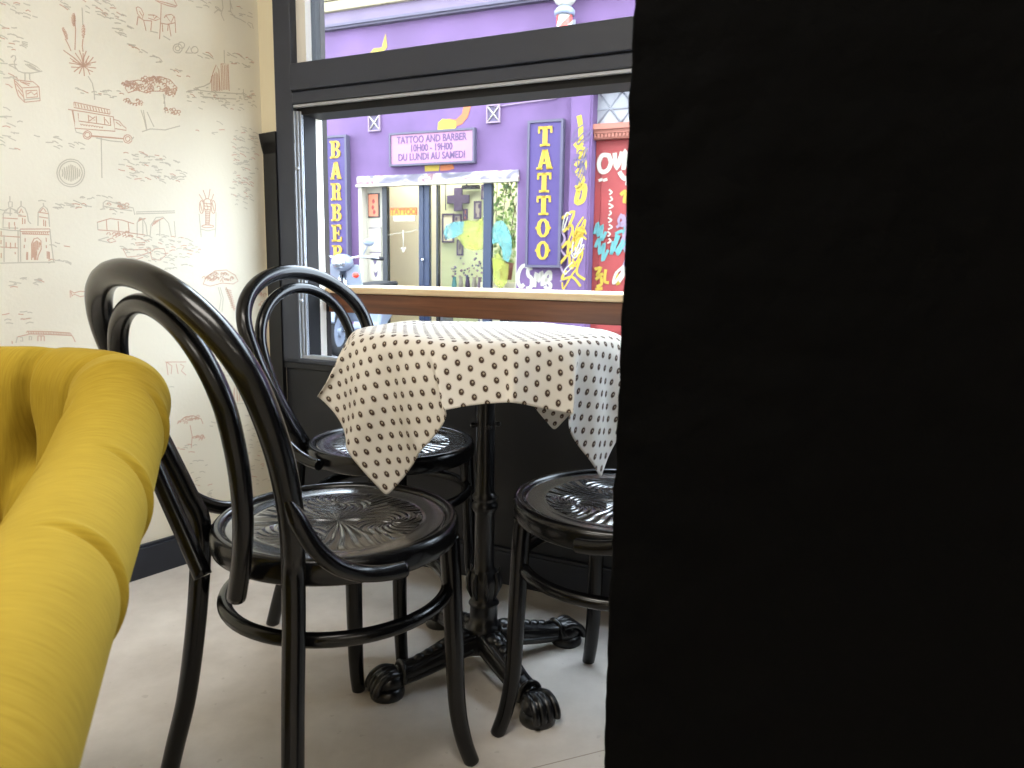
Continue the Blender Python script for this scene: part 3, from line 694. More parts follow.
def paw_leg():
    m_ = MB()
    p = smooth_path([(.0, 0, .060), (.04, 0, .066), (.085, 0, .058), (.13, 0, .047), (.175, 0, .038), (.205, 0, .034)], 6); n = len(p)
    m_.tube(p, [.031-.009*i/(n-1) for i in range(n)], 16, flat=1.0)
    for sy in (1, -1):                                      # raised ribs and scroll along the arm
        q = smooth_path([(.03, sy*.020, .088), (.075, sy*.020, .079), (.12, sy*.016, .066), (.165, sy*.014, .054), (.195, sy*.018, .050)], 5)
        m_.tube(q, .0055, 8)
        q = smooth_path([(.04, sy*.029, .060), (.09, sy*.027, .050), (.14, sy*.024, .040), (.19, sy*.021, .030)], 5); m_.tube(q, .005, 8)
    for k in range(5):                                      # acanthus steps on the ridge
        x = .07+.021*k; z = .086-(x-.07)*.27; m_.ball((x, 0, z), (.015, .011, .0085), 10)
    m_.ball((.052, 0, .088), (.022, .02, .012), 12)
    # lion paw on a pad
    m_.lathe([(.036, 0), (.037, .006), (.035, .016), (.030, .022)], 20, c=(.228, 0, 0))
    m_.ball((.224, 0, .032), (.037, .033, .025), 16)
    for sy in (-.021, -.007, .007, .021):
        q = smooth_path([(.208, sy*.8, .046), (.230, sy, .051), (.249, sy*1.1, .043), (.260, sy*1.15, .028), (.262, sy*1.1, .014)], 4); m_.tube(q, [.0075]*(len(q)-1)+[.004], 8)
    m_.tube(smooth_path([(.200, -.028, .030), (.196, -.018, .054), (.195, 0, .062), (.196, .018, .054), (.200, .028, .030)], 5), .0055, 8)
    return m_
pl = paw_leg()
for k in range(4):
    T0 = Matrix.Rotation(R(30.7+90*k), 4, 'Z')
    m_ = MB(); m_.T = T0; m_.v = [tuple(T0 @ Vector(p)) for p in pl.v]; m_.f, m_.mi, m_.sm = list(pl.f), list(pl.mi), list(pl.sm)
    m_.build('leg', M['iron'], tb)

CLOTH = [
 [-583,-734,-981,-40,10,40,-39,5,40,-39,4,40,-40,11,41,-39,13,41,-37,18,40,-33,26,41,-5,39,30,-13,37,34,-20,36,36,-27,33,36,-34,28,37,-39,23,37,-41,14,38,-44,1,38,-1,-39,5,16,49,0,10,56,1,6,58,-1,-4,59,2,-11,57,2,-14,53,0,-24,48,3,-20,-9,3,34,38,-17,27,45,-17,20,51,-15,13,53,-16,5,56,-14,-3,55,-14,-10,55,-13,-2,-30,-5,-5,24,-35,-1,29,-37,4,32,-37,8,35,-38,13,36,-38,18,35,-38,21,36,-39,32,25,-41,37,16,-42,36,11,-42,37,11,-42,36,13,-42],
 [-546,-749,-939,-39,15,40,-39,10,40,-39,4,40,-40,6,41,-40,8,41,-38,14,40,-36,21,41,-17,39,34,-10,38,34,-19,36,35,-25,35,36,-31,32,37,-35,28,37,-39,20,37,-44,8,38,-6,-43,7,12,52,2,5,56,4,2,58,1,-4,59,2,-9,57,2,-14,56,0,-22,50,3,-20,-8,4,29,42,-16,22,49,-16,15,53,-16,14,53,-16,4,56,-16,-2,55,-14,-2,56,-17,-11,-26,-8,-3,25,-36,2,31,-37,7,34,-38,12,36,-38,17,36,-38,23,35,-39,28,31,-40,36,20,-42,36,12,-42,37,10,-42,35,13,-42,35,17,-42],
 [-511,-767,-897,-37,19,40,-38,15,41,-39,10,40,-40,6,40,-40,2,41,-40,8,40,-38,15,41,-27,34,38,-14,39,34,-16,38,35,-22,36,36,-28,34,36,-31,33,36,-37,27,37,-42,16,37,-13,-45,11,10,55,1,1,56,5,-2,58,5,-4,58,2,-9,58,2,-12,56,2,-18,54,1,-24,-5,5,23,48,-15,17,51,-15,15,52,-16,10,55,-16,5,55,-15,1,56,-16,2,54,-21,-17,-21,-12,-1,28,-37,5,33,-37,11,37,-38,17,36,-39,22,35,-39,28,31,-39,32,27,-42,37,14,-42,36,9,-42,36,12,-42,35,17,-42,33,20,-41],
 [-477,-790,-855,-36,23,41,-36,20,40,-39,14,41,-39,11,40,-40,4,41,-40,1,40,-40,8,41,-34,26,39,-22,38,37,-18,38,35,-18,38,35,-26,36,36,-29,32,36,-32,34,36,-37,27,37,-27,-40,17,10,56,-1,1,57,5,-3,57,5,-4,58,3,-9,58,3,-12,56,2,-13,57,2,-34,5,5,21,49,-15,18,51,-15,13,52,-15,9,55,-16,5,55,-16,3,56,-18,1,53,-22,-20,-13,-16,1,31,-37,9,36,-37,16,36,-39,22,36,-39,27,32,-40,32,28,-41,34,21,-41,37,9,-43,35,11,-42,35,16,-42,34,21,-42,31,23,-41],
 [-446,-816,-812,-33,26,40,-36,23,40,-36,19,41,-38,16,40,-40,9,41,-40,1,41,-40,2,40,-39,16,41,-29,33,38,-23,38,36,-19,36,35,-24,36,36,-26,36,36,-28,36,36,-30,37,35,-39,-27,23,11,55,-2,1,57,4,-5,58,5,-4,58,4,-10,57,4,-13,57,2,-9,57,2,-38,17,5,20,49,-14,16,52,-15,12,53,-15,7,55,-16,5,56,-17,2,55,-19,-1,53,-22,-21,-5,-20,6,34,-37,14,38,-38,21,36,-39,26,34,-40,31,29,-41,35,22,-41,36,17,-43,35,8,-42,35,15,-42,33,20,-42,31,24,-42,30,27,-41],
 [-418,-844,-770,-31,28,41,-33,25,40,-35,24,41,-36,20,40,-38,15,41,-39,7,41,-41,-1,40,-40,8,41,-35,25,40,-29,34,37,-25,35,36,-23,37,36,-21,39,36,-25,39,35,-25,41,33,-44,-11,27,11,56,-3,-1,58,4,-7,57,6,-5,58,5,-12,57,4,-13,56,3,-6,58,2,-37,28,4,18,50,-14,13,53,-14,10,54,-15,6,55,-16,3,56,-17,2,55,-20,-4,53,-22,-20,6,-23,12,36,-39,19,38,-38,25,35,-40,31,30,-40,34,23,-42,36,18,-42,36,13,-43,34,13,-42,33,20,-42,32,24,-42,29,28,-41,27,30,-42],
 [-393,-875,-728,-28,30,41,-31,27,40,-33,26,41,-34,25,41,-36,21,40,-37,15,41,-40,4,41,-39,1,40,-40,17,41,-34,27,39,-28,35,37,-26,37,36,-20,40,35,-22,41,35,-22,43,33,-44,7,29,8,57,-3,-2,57,4,-10,58,7,-7,57,5,-13,57,5,-12,56,4,-5,58,1,-34,39,3,15,52,-14,9,55,-14,8,54,-14,4,56,-16,2,55,-18,1,55,-19,-7,52,-22,-14,20,-29,17,39,-38,25,36,-39,31,30,-40,34,23,-42,36,19,-42,36,14,-43,34,15,-42,34,20,-42,30,25,-42,29,29,-42,27,30,-41,23,33,-42],
 [-368,-907,-686,-30,30,40,-29,29,41,-30,28,41,-31,27,41,-34,27,41,-35,21,41,-38,13,41,-38,2,40,-40,11,42,-37,22,39,-32,31,39,-28,36,37,-22,40,34,-23,41,34,-18,44,33,-38,27,27,2,57,1,-4,58,4,-14,56,7,-11,57,8,-13,56,6,-10,58,4,-7,57,1,-25,51,2,6,55,-16,7,55,-13,7,54,-13,-1,56,-17,4,55,-18,-3,55,-19,-15,50,-22,6,36,-32,23,37,-39,29,31,-41,35,23,-41,36,20,-42,36,15,-43,34,17,-42,33,22,-43,30,27,-41,28,29,-42,26,31,-42,24,33,-42,21,36,-41],
 [-354,-945,-647,-30,31,40,-29,30,41,-28,28,42,-28,29,42,-24,31,42,-29,30,41,-35,22,41,-38,12,41,-39,7,41,-38,17,40,-34,27,40,-30,35,38,-24,39,34,-26,40,34,-22,43,30,-22,47,25,-9,57,8,-10,57,4,-12,56,5,-13,57,5,-11,57,5,-8,58,3,-7,59,2,-9,58,-2,-6,57,-7,-5,58,-10,-3,56,-12,0,55,-19,0,55,-19,-1,55,-19,-1,54,-22,18,39,-36,25,34,-40,31,25,-42,35,18,-42,35,20,-42,34,21,-42,32,25,-42,28,28,-42,27,31,-42,25,31,-42,24,33,-42,19,36,-43,14,37,-42],
 [-317,-960,-606,-33,22,41,-33,26,41,-31,26,42,-31,27,41,-28,29,42,-23,32,43,-28,31,41,-34,23,42,-38,13,40,-38,15,41,-35,23,41,-30,34,38,-26,38,35,-23,44,33,-16,51,22,-13,54,13,-11,57,10,-9,58,1,-9,58,0,-10,58,0,-9,58,0,-8,57,1,-9,59,0,-8,58,0,-9,58,0,-9,58,0,-10,58,-2,-7,58,-13,-1,56,-14,-3,55,-19,3,53,-24,15,43,-36,25,31,-40,32,25,-43,33,22,-41,32,24,-43,31,26,-42,27,29,-42,24,32,-43,27,30,-42,25,32,-42,20,35,-43,14,37,-42,11,39,-43],
 [-282,-979,-565,-32,24,41,-35,20,42,-33,24,41,-33,24,42,-31,27,42,-29,28,41,-22,33,43,-28,31,42,-34,23,41,-37,18,41,-36,22,40,-30,32,39,-24,43,36,-17,50,22,-10,57,18,-8,59,-1,-9,58,-1,-9,58,-1,-9,58,0,-10,58,-1,-9,57,0,-8,58,1,-9,58,0,-8,59,1,-9,58,0,-9,58,0,-9,58,1,-9,58,-3,-10,59,-1,-6,57,-15,-1,55,-17,9,47,-33,25,32,-42,29,28,-41,30,27,-42,30,27,-43,26,30,-43,23,32,-43,26,31,-42,27,29,-42,22,33,-42,16,37,-43,10,39,-43,6,39,-42],
 [-249,-1003,-523,-31,27,41,-33,24,41,-35,20,42,-35,20,42,-33,23,42,-31,27,42,-27,31,42,-24,34,42,-30,28,42,-35,20,41,-34,26,43,-21,43,35,-20,48,29,-7,59,8,-9,59,3,-8,58,-4,-9,59,-2,-9,57,-2,-10,58,-1,-9,58,-1,-9,58,1,-9,58,0,-8,58,1,-9,59,0,-8,58,1,-9,58,0,-9,58,1,-9,58,0,-8,58,-1,-9,58,-2,-10,59,-2,2,52,-25,10,45,-38,25,31,-42,29,28,-43,27,29,-43,24,31,-44,25,31,-43,28,29,-42,24,31,-42,17,37,-43,11,38,-43,6,39,-43,2,39,-43],
 [-221,-1033,-482,-28,30,41,-29,28,41,-34,22,42,-37,18,42,-34,22,42,-30,26,42,-29,29,42,-25,33,42,-28,30,43,-33,25,41,-26,38,39,-16,50,29,-10,60,10,-8,57,5,-8,60,-1,-9,58,-7,-8,58,-3,-9,58,-3,-10,58,-2,-9,58,-1,-9,58,0,-9,58,0,-8,58,1,-9,59,1,-8,58,1,-9,58,1,-9,58,3,-8,58,2,-9,58,1,-9,58,-2,-9,58,0,-9,58,-4,-1,55,-29,14,40,-40,25,31,-43,26,30,-44,25,30,-44,27,29,-42,24,32,-42,19,35,-43,13,37,-43,7,38,-43,2,40,-43,-2,39,-43],
 [-196,-1066,-440,-23,35,41,-25,32,41,-34,25,41,-33,22,42,-34,21,42,-32,24,42,-30,28,42,-27,32,42,-27,31,43,-25,35,40,-14,52,28,-11,57,12,-9,59,5,-8,58,-1,-9,58,-4,-9,58,-7,-9,59,-4,-9,58,-2,-9,58,-1,-10,57,-1,-9,59,0,-8,57,0,-9,59,1,-8,58,0,-9,59,1,-9,57,1,-8,59,1,-9,57,1,-8,59,4,-9,58,2,-9,58,2,-9,57,3,-7,59,-11,-3,53,-28,17,38,-43,21,33,-44,26,29,-44,24,31,-42,20,34,-43,14,38,-43,8,38,-44,4,37,-43,-4,40,-43,-5,39,-42],
 [-179,-1103,-398,-16,39,41,-20,36,40,-28,31,41,-30,27,42,-31,27,41,-32,25,42,-30,25,41,-28,30,41,-23,36,43,-17,48,30,-9,58,11,-10,58,7,-9,59,-1,-9,57,-5,-9,59,-4,-9,58,-6,-9,58,-2,-9,58,-2,-9,58,-2,-9,58,0,-9,58,0,-9,58,0,-8,58,0,-9,59,1,-8,58,0,-9,58,1,-9,58,1,-8,58,1,-9,58,2,-9,58,3,-8,58,6,-9,57,8,-8,59,-5,-7,57,-13,0,52,-31,15,38,-44,18,35,-44,24,31,-42,18,35,-43,5,40,-43,2,38,-44,-3,38,-42,-6,40,-43,-2,41,-42],
 [-173,-1144,-356,-10,41,41,-12,39,40,-18,39,41,-24,35,40,-26,34,39,-29,31,41,-29,29,40,-29,23,41,-16,46,33,-9,57,15,-9,58,3,-10,59,3,-9,58,-6,-9,57,-3,-9,58,-5,-9,59,-3,-9,58,-2,-9,58,-2,-9,58,0,-9,58,0,-9,58,0,-9,58,0,-9,58,0,-8,58,0,-9,59,0,-8,57,0,-9,59,1,-9,57,1,-8,58,2,-9,58,3,-8,58,5,-8,58,9,-8,59,2,-9,57,-6,-9,59,-15,1,49,-35,10,40,-43,23,32,-43,9,39,-42,-8,40,-42,-5,41,-42,-4,40,-43,-2,40,-42,1,40,-42],
 [-206,-1147,-357,-16,31,45,-13,29,46,-10,26,49,-12,30,47,-10,33,47,-10,36,43,-10,41,39,-12,46,34,-9,57,13,-10,58,2,-9,58,3,-9,57,1,-9,58,-3,-9,58,-2,-9,58,-3,-9,59,-2,-9,58,-2,-9,58,0,-9,58,0,-9,58,0,-9,58,0,-9,57,0,-8,59,0,-9,58,0,-9,58,0,-8,58,0,-9,58,0,-8,58,1,-9,58,1,-8,58,2,-9,58,4,-8,58,6,-9,57,2,-8,58,-3,-8,58,-8,-7,57,-16,-5,52,-28,-3,45,-39,-3,41,-43,-1,40,-43,4,36,-47,5,32,-46,5,30,-48,3,28,-48],
 [-161,-1120,-353,-11,31,43,-11,26,47,-8,22,50,-10,24,49,-10,27,48,-10,34,44,-10,42,38,-10,47,33,-9,58,4,-9,58,3,-9,58,1,-9,58,0,-9,57,-1,-10,58,-2,-9,58,-2,-9,58,-2,-9,59,0,-8,58,0,-9,58,0,-9,57,0,-9,58,0,-9,58,0,-9,58,0,-8,59,0,-9,58,0,-9,58,0,-8,58,0,-9,57,0,-8,59,0,-9,57,2,-8,58,3,-8,58,4,-9,58,3,-8,58,0,-9,58,-5,-8,59,-7,-5,49,-33,-4,46,-37,-4,45,-38,1,34,-46,1,24,-49,3,27,-49,4,28,-49,3,30,-45],
 [-111,-1098,-345,-9,27,44,-9,25,46,-9,24,48,-9,24,48,-8,22,50,-9,26,47,-11,36,45,-8,55,17,-9,59,2,-9,58,2,-10,58,2,-9,57,-1,-9,58,-1,-9,58,-3,-9,58,-1,-9,58,0,-9,58,0,-9,58,0,-9,58,0,-9,58,0,-8,58,0,-9,58,0,-9,58,0,-9,58,0,-8,58,0,-9,58,0,-8,58,0,-9,58,0,-8,58,0,-9,58,1,-9,58,2,-8,58,4,-8,58,1,-9,57,3,-8,59,-3,-8,58,-7,-9,56,-19,-4,46,-37,-3,42,-42,2,23,-49,1,22,-49,3,25,-50,3,26,-49,1,30,-44],
 [-57,-1080,-338,-8,23,47,-8,23,46,-9,24,47,-8,24,48,-9,25,47,-9,24,48,-9,27,49,-8,59,6,-9,59,2,-9,58,1,-9,58,1,-9,58,0,-9,58,-2,-9,57,-2,-9,58,0,-9,59,0,-9,58,0,-9,58,0,-9,58,0,-9,58,0,-9,58,0,-9,58,0,-9,58,0,-8,58,0,-9,58,0,-8,58,0,-9,58,0,-9,58,0,-8,58,0,-9,58,0,-8,58,1,-8,58,4,-9,58,1,-8,57,4,-9,59,-1,-9,58,-7,-10,61,-5,-3,44,-41,-3,39,-44,1,18,-49,2,22,-49,2,23,-49,2,25,-48,2,26,-48],
 [0,-1065,-332,-8,21,47,-8,21,48,-9,22,47,-8,22,47,-8,23,48,-9,21,47,-9,34,48,-9,58,0,-8,59,1,-9,58,1,-10,59,1,-9,57,-1,-9,58,-1,-9,58,-1,-9,58,0,-9,59,0,-9,58,0,-9,58,0,-9,58,0,-9,57,0,-8,58,0,-9,58,0,-9,58,0,-9,59,0,-8,58,0,-9,57,0,-8,58,0,-9,58,0,-8,58,0,-9,58,0,-8,58,0,-9,58,3,-8,58,1,-9,58,5,-9,58,1,-8,59,-7,-10,59,-3,-5,46,-39,-3,41,-43,2,15,-48,2,19,-48,2,21,-48,2,23,-48,2,24,-50],
 [58,-1056,-328,-9,20,49,-8,21,48,-8,19,47,-8,21,48,-9,20,47,-9,22,47,-7,41,42,-9,59,0,-9,58,1,-9,58,1,-9,58,0,-9,58,-1,-9,58,-1,-9,58,0,-9,58,0,-10,58,0,-9,59,0,-9,57,0,-8,58,0,-9,58,0,-9,58,0,-9,58,0,-9,58,0,-8,58,0,-9,58,0,-8,58,0,-9,58,0,-9,58,0,-8,58,0,-8,58,0,-9,58,0,-8,58,2,-9,58,1,-8,58,4,-9,58,2,-9,58,-6,-9,59,-3,-6,49,-34,-5,42,-41,3,14,-47,2,18,-48,2,19,-49,2,21,-48,3,20,-50],
 [115,-1051,-324,-8,20,49,-8,20,49,-8,14,48,-9,22,48,-8,20,47,-9,25,47,-8,47,37,-9,58,-1,-9,59,1,-9,58,1,-9,58,0,-9,58,-1,-9,58,-1,-9,58,0,-9,58,0,-9,58,0,-9,58,0,-9,58,0,-9,58,0,-9,58,0,-9,58,0,-8,58,0,-9,58,0,-9,58,0,-8,58,0,-9,58,0,-8,58,0,-9,58,0,-8,58,0,-9,58,0,-8,58,0,-9,58,1,-8,58,1,-9,57,3,-9,58,2,-8,59,-5,-9,59,-2,-8,51,-30,-5,44,-39,3,17,-48,3,14,-47,3,16,-49,2,18,-48,2,20,-50],
 [171,-1055,-320,-7,24,49,-7,23,49,-9,23,48,-9,22,48,-9,20,47,-7,19,48,-8,50,34,-8,58,-2,-9,59,0,-9,58,1,-9,58,0,-9,58,-1,-9,58,-1,-9,57,0,-9,58,0,-9,59,0,-10,58,0,-9,58,0,-9,58,0,-8,58,0,-9,58,0,-9,58,0,-9,58,0,-8,58,0,-9,58,0,-8,58,0,-9,58,0,-8,58,0,-9,58,0,-8,58,0,-9,58,0,-8,58,1,-9,58,1,-8,58,1,-9,58,3,-9,58,-5,-9,59,-1,-8,53,-26,-7,45,-38,4,7,-46,4,16,-48,2,17,-49,3,20,-50,1,21,-49],
 [178,-1084,-315,3,22,49,2,23,49,1,25,48,1,28,48,-1,32,47,-3,38,43,-8,51,32,-8,58,-1,-9,58,1,-9,58,1,-9,59,0,-9,57,-1,-9,58,-1,-9,58,0,-9,58,0,-9,59,0,-10,58,0,-9,58,0,-9,58,0,-8,57,0,-9,58,0,-9,58,0,-9,58,0,-8,59,0,-9,58,0,-8,58,0,-9,58,0,-8,57,0,-9,58,0,-8,58,0,-9,59,0,-8,58,2,-9,58,1,-8,58,0,-9,58,2,-9,58,-4,-9,59,-1,-9,53,-26,-7,47,-37,-9,29,-48,-10,21,-49,-9,19,-49,-10,16,-49,-10,13,-49],
 [225,-1053,-326,4,21,50,3,21,49,4,20,49,1,28,48,2,25,48,-1,33,46,-6,48,36,-9,58,0,-9,59,2,-8,58,0,-9,58,1,-9,58,-1,-9,58,-1,-10,58,-1,-9,58,0,-9,58,0,-9,59,0,-9,57,0,-9,58,0,-9,58,0,-9,58,0,-9,58,0,-8,58,0,-9,59,0,-9,58,0,-8,58,0,-9,58,0,-8,58,0,-8,58,0,-9,58,0,-8,58,0,-8,58,2,-9,58,1,-9,58,2,-8,58,2,-9,58,-5,-10,59,-2,-9,51,-31,-9,43,-40,-9,18,-49,-9,22,-49,-10,19,-49,-9,18,-49,-9,16,-50],
 [275,-1027,-339,4,20,50,4,20,51,4,22,49,2,24,50,3,23,48,2,25,49,-5,44,42,-8,59,0,-9,58,2,-9,58,1,-9,59,0,-9,58,0,-9,58,-2,-9,57,-1,-9,58,0,-9,59,0,-10,58,0,-9,58,0,-9,58,0,-9,58,0,-8,58,0,-9,58,0,-9,58,0,-8,58,0,-9,59,0,-8,57,0,-9,58,0,-8,58,0,-9,58,0,-8,58,0,-8,59,1,-9,58,2,-8,58,1,-9,58,3,-9,58,2,-9,59,-6,-9,59,-3,-9,47,-37,-9,41,-43,-10,14,-49,-9,20,-49,-9,20,-50,-9,20,-49,-10,19,-49],
 [327,-1005,-354,5,19,51,5,19,52,3,21,51,4,23,50,3,23,50,3,22,49,-1,36,49,-10,60,2,-9,59,2,-8,58,1,-9,58,1,-9,58,-1,-9,58,-1,-9,58,-2,-10,58,0,-9,59,0,-9,58,0,-9,58,0,-10,58,0,-8,58,0,-9,58,0,-9,58,0,-9,58,0,-8,58,0,-9,59,0,-8,58,0,-9,58,0,-8,58,0,-8,58,0,-9,58,0,-8,58,2,-8,58,2,-9,59,1,-9,57,4,-8,58,1,-10,59,-7,-8,60,-6,-11,43,-41,-10,38,-45,-8,17,-50,-10,19,-50,-9,19,-51,-10,19,-50,-9,24,-47],
 [382,-990,-368,5,19,52,6,18,54,4,21,52,2,23,50,3,25,50,2,24,48,2,28,50,-10,58,12,-8,59,2,-9,59,1,-9,58,1,-9,58,0,-9,58,-2,-9,58,-1,-9,58,-1,-10,59,0,-9,58,0,-9,58,0,-9,58,0,-9,58,0,-9,58,0,-8,58,0,-9,58,0,-9,58,0,-8,58,0,-9,58,0,-8,58,0,-8,58,0,-9,58,0,-8,58,0,-8,59,2,-9,58,4,-8,58,0,-9,58,3,-9,58,0,-9,59,-7,-9,58,-14,-11,41,-42,-10,37,-46,-8,17,-50,-10,21,-51,-10,20,-51,-11,21,-51,-8,26,-45],
 [438,-983,-380,7,17,54,5,19,54,4,23,51,2,24,50,2,23,49,2,25,48,1,35,46,-6,53,28,-9,58,1,-8,59,1,-9,58,2,-9,58,0,-9,58,0,-9,58,-1,-10,58,-2,-9,58,0,-10,59,-1,-9,58,0,-9,58,0,-9,58,0,-9,58,0,-8,58,0,-9,58,0,-9,58,0,-8,59,0,-9,58,0,-8,58,0,-8,58,0,-9,58,0,-8,58,1,-8,58,2,-8,58,4,-9,59,0,-9,57,2,-9,59,-3,-9,58,-6,-10,52,-28,-11,43,-40,-11,39,-44,-9,22,-50,-10,21,-50,-11,21,-52,-12,21,-51,-9,28,-45],
 [495,-988,-387,7,21,54,4,23,51,3,23,50,3,23,50,2,26,49,2,32,47,-1,39,44,-3,46,37,-8,58,5,-9,58,2,-8,58,2,-9,58,1,-10,59,1,-9,57,-1,-9,59,-2,-10,58,-1,-9,58,-1,-9,58,-1,-9,59,0,-9,57,0,-9,59,0,-9,57,0,-8,59,0,-9,58,0,-8,58,0,-9,58,0,-8,59,0,-9,57,0,-8,59,1,-8,58,1,-8,58,2,-9,58,4,-8,58,1,-9,58,-1,-9,59,-5,-9,58,-9,-12,44,-39,-11,42,-40,-11,41,-41,-12,33,-47,-11,24,-50,-11,22,-51,-13,22,-51,-11,28,-46],
 [550,-1004,-389,6,32,47,5,29,47,2,23,50,3,30,48,2,32,48,1,33,47,0,37,44,-1,45,40,-5,55,21,-9,58,-1,-8,58,2,-9,58,3,-10,58,1,-9,58,0,-10,58,-1,-9,59,-2,-10,58,-3,-9,58,-1,-9,58,-1,-9,58,0,-9,59,0,-8,57,0,-9,59,0,-9,58,0,-8,59,0,-9,58,0,-8,58,1,-8,58,0,-9,58,1,-8,58,2,-8,59,2,-8,58,4,-8,58,0,-9,58,-3,-9,58,-5,-12,54,-23,-13,44,-38,-11,40,-43,-11,37,-44,-12,37,-45,-15,34,-46,-15,29,-47,-15,27,-48,-13,25,-49],
 [519,-1010,-390,-2,40,43,0,39,42,5,39,43,10,38,41,14,38,42,18,36,41,23,33,42,25,25,44,7,44,40,-7,56,16,-8,58,2,-9,58,5,-10,58,1,-9,59,0,-10,58,-1,-10,59,-4,-9,58,-2,-9,58,-2,-9,58,-2,-9,58,-1,-9,58,0,-8,58,0,-9,59,0,-9,58,0,-8,59,0,-9,58,1,-8,58,1,-8,58,2,-9,58,1,-8,58,2,-8,59,2,-8,58,4,-8,58,-1,-9,57,-7,-11,56,-18,-23,36,-42,-27,29,-44,-30,26,-43,-19,35,-43,-5,39,-43,-6,39,-43,-7,39,-43,-11,39,-43,-13,37,-42],
 [512,-967,-430,3,39,42,7,39,42,12,37,42,17,36,42,25,31,43,26,29,43,26,25,43,22,31,43,15,39,42,7,46,38,-9,59,12,-9,58,8,-10,59,2,-9,57,0,-10,59,-1,-10,59,-3,-10,59,-2,-9,58,-2,-9,58,-2,-9,58,-1,-9,58,-1,-8,58,0,-9,59,0,-8,58,1,-9,59,0,-8,58,1,-9,58,1,-8,58,1,-8,59,2,-8,58,0,-9,59,2,-7,58,3,-8,59,-6,-10,57,-16,-21,40,-39,-29,28,-43,-31,24,-45,-34,18,-43,-30,25,-44,-18,35,-43,-11,38,-43,-8,38,-43,-7,39,-43,-9,39,-43],
 [516,-925,-470,8,38,42,14,37,42,20,34,42,20,32,43,29,27,42,29,24,43,27,27,44,20,33,43,17,38,43,18,37,42,4,50,35,-10,59,13,-10,59,5,-10,57,2,-10,59,-1,-10,59,-3,-10,59,-2,-9,58,-2,-8,58,-1,-9,58,-1,-9,58,-1,-9,58,0,-8,59,0,-9,58,1,-8,59,0,-9,58,1,-8,58,1,-8,58,1,-9,58,0,-8,59,1,-8,58,-1,-8,59,0,-8,59,-14,-18,45,-34,-32,23,-45,-30,26,-44,-32,21,-44,-35,17,-43,-33,21,-44,-27,29,-43,-18,35,-43,-14,36,-43,-10,38,-43,-8,39,-43],
 [526,-885,-510,15,37,42,19,33,42,23,31,42,25,29,42,30,23,43,30,24,43,25,30,43,18,36,43,19,36,43,19,36,41,20,39,42,2,51,32,-11,59,15,-10,58,5,-10,58,0,-10,59,-3,-9,59,-1,-9,58,-1,-9,58,-2,-9,58,0,-9,58,-1,-8,58,0,-9,58,0,-8,59,1,-9,59,0,-8,58,1,-9,58,0,-8,58,1,-8,58,0,-8,58,0,-9,60,-2,-8,57,-12,-16,49,-32,-31,25,-43,-34,21,-43,-31,24,-44,-34,19,-44,-33,19,-43,-34,20,-44,-31,23,-43,-24,31,-43,-20,34,-43,-15,37,-43,-12,37,-43],
 [543,-846,-551,20,33,42,22,31,42,26,28,42,28,25,43,31,22,43,28,27,42,22,33,43,18,37,43,17,36,42,23,34,42,21,37,42,14,42,39,1,52,32,-6,55,17,-10,59,1,-10,58,-2,-10,59,0,-9,58,-1,-8,58,0,-9,57,-1,-9,59,0,-9,58,0,-8,58,0,-9,59,0,-8,58,0,-8,58,1,-8,59,0,-9,57,-1,-8,59,0,-8,58,0,-11,56,-12,-15,49,-30,-27,32,-42,-32,24,-42,-34,21,-43,-33,21,-44,-33,20,-44,-35,18,-43,-34,18,-43,-34,19,-43,-28,27,-44,-25,32,-43,-19,34,-43,-16,36,-43],
 [565,-811,-592,23,30,42,26,27,42,28,23,42,30,24,43,30,26,42,23,31,43,18,37,42,14,38,42,18,37,43,25,32,41,28,31,42,16,41,39,12,44,37,5,49,34,-7,57,12,-8,57,6,-10,58,0,-9,58,0,-8,58,0,-9,57,0,-9,58,0,-8,58,0,-9,59,0,-8,58,0,-8,59,0,-9,58,0,-8,58,0,-7,59,-1,-12,56,-10,-9,57,-7,-17,50,-27,-26,31,-39,-29,28,-42,-34,22,-42,-32,23,-43,-32,23,-43,-33,21,-44,-35,18,-43,-35,16,-43,-35,15,-43,-33,22,-43,-29,27,-43,-24,32,-43,-20,34,-43],
 [592,-781,-632,26,26,41,28,23,42,29,23,43,29,27,42,25,32,43,17,36,42,14,38,42,14,38,42,23,34,42,31,27,42,29,30,41,20,38,40,16,41,38,10,45,35,2,51,27,-3,54,21,-11,58,-2,-6,57,6,-8,58,4,-9,58,1,-9,58,0,-8,58,0,-9,58,0,-8,59,0,-8,58,-2,-10,57,-5,-10,57,-6,-9,58,-4,-13,55,-19,-14,53,-20,-18,49,-25,-33,15,-44,-34,22,-42,-36,19,-41,-32,23,-43,-30,24,-43,-31,25,-44,-33,21,-43,-35,17,-43,-36,13,-43,-35,17,-43,-33,22,-43,-29,27,-43,-25,31,-42],
 [622,-757,-673,28,22,42,28,23,42,29,28,42,24,32,42,19,37,42,14,38,42,11,39,42,22,34,42,31,27,42,32,24,41,29,30,41,22,37,40,18,40,39,13,43,36,8,47,34,4,48,29,-8,57,5,-7,57,8,-7,58,8,-8,57,2,-9,58,1,-9,58,0,-8,58,-1,-9,58,0,-8,58,-4,-9,57,-10,-14,56,-15,-13,54,-15,-14,54,-17,-16,52,-22,-20,47,-27,-40,-3,-43,-37,17,-42,-35,20,-43,-34,21,-42,-31,23,-43,-29,26,-44,-30,25,-43,-33,21,-43,-36,16,-43,-36,13,-42,-35,16,-43,-34,21,-43,-31,26,-42],
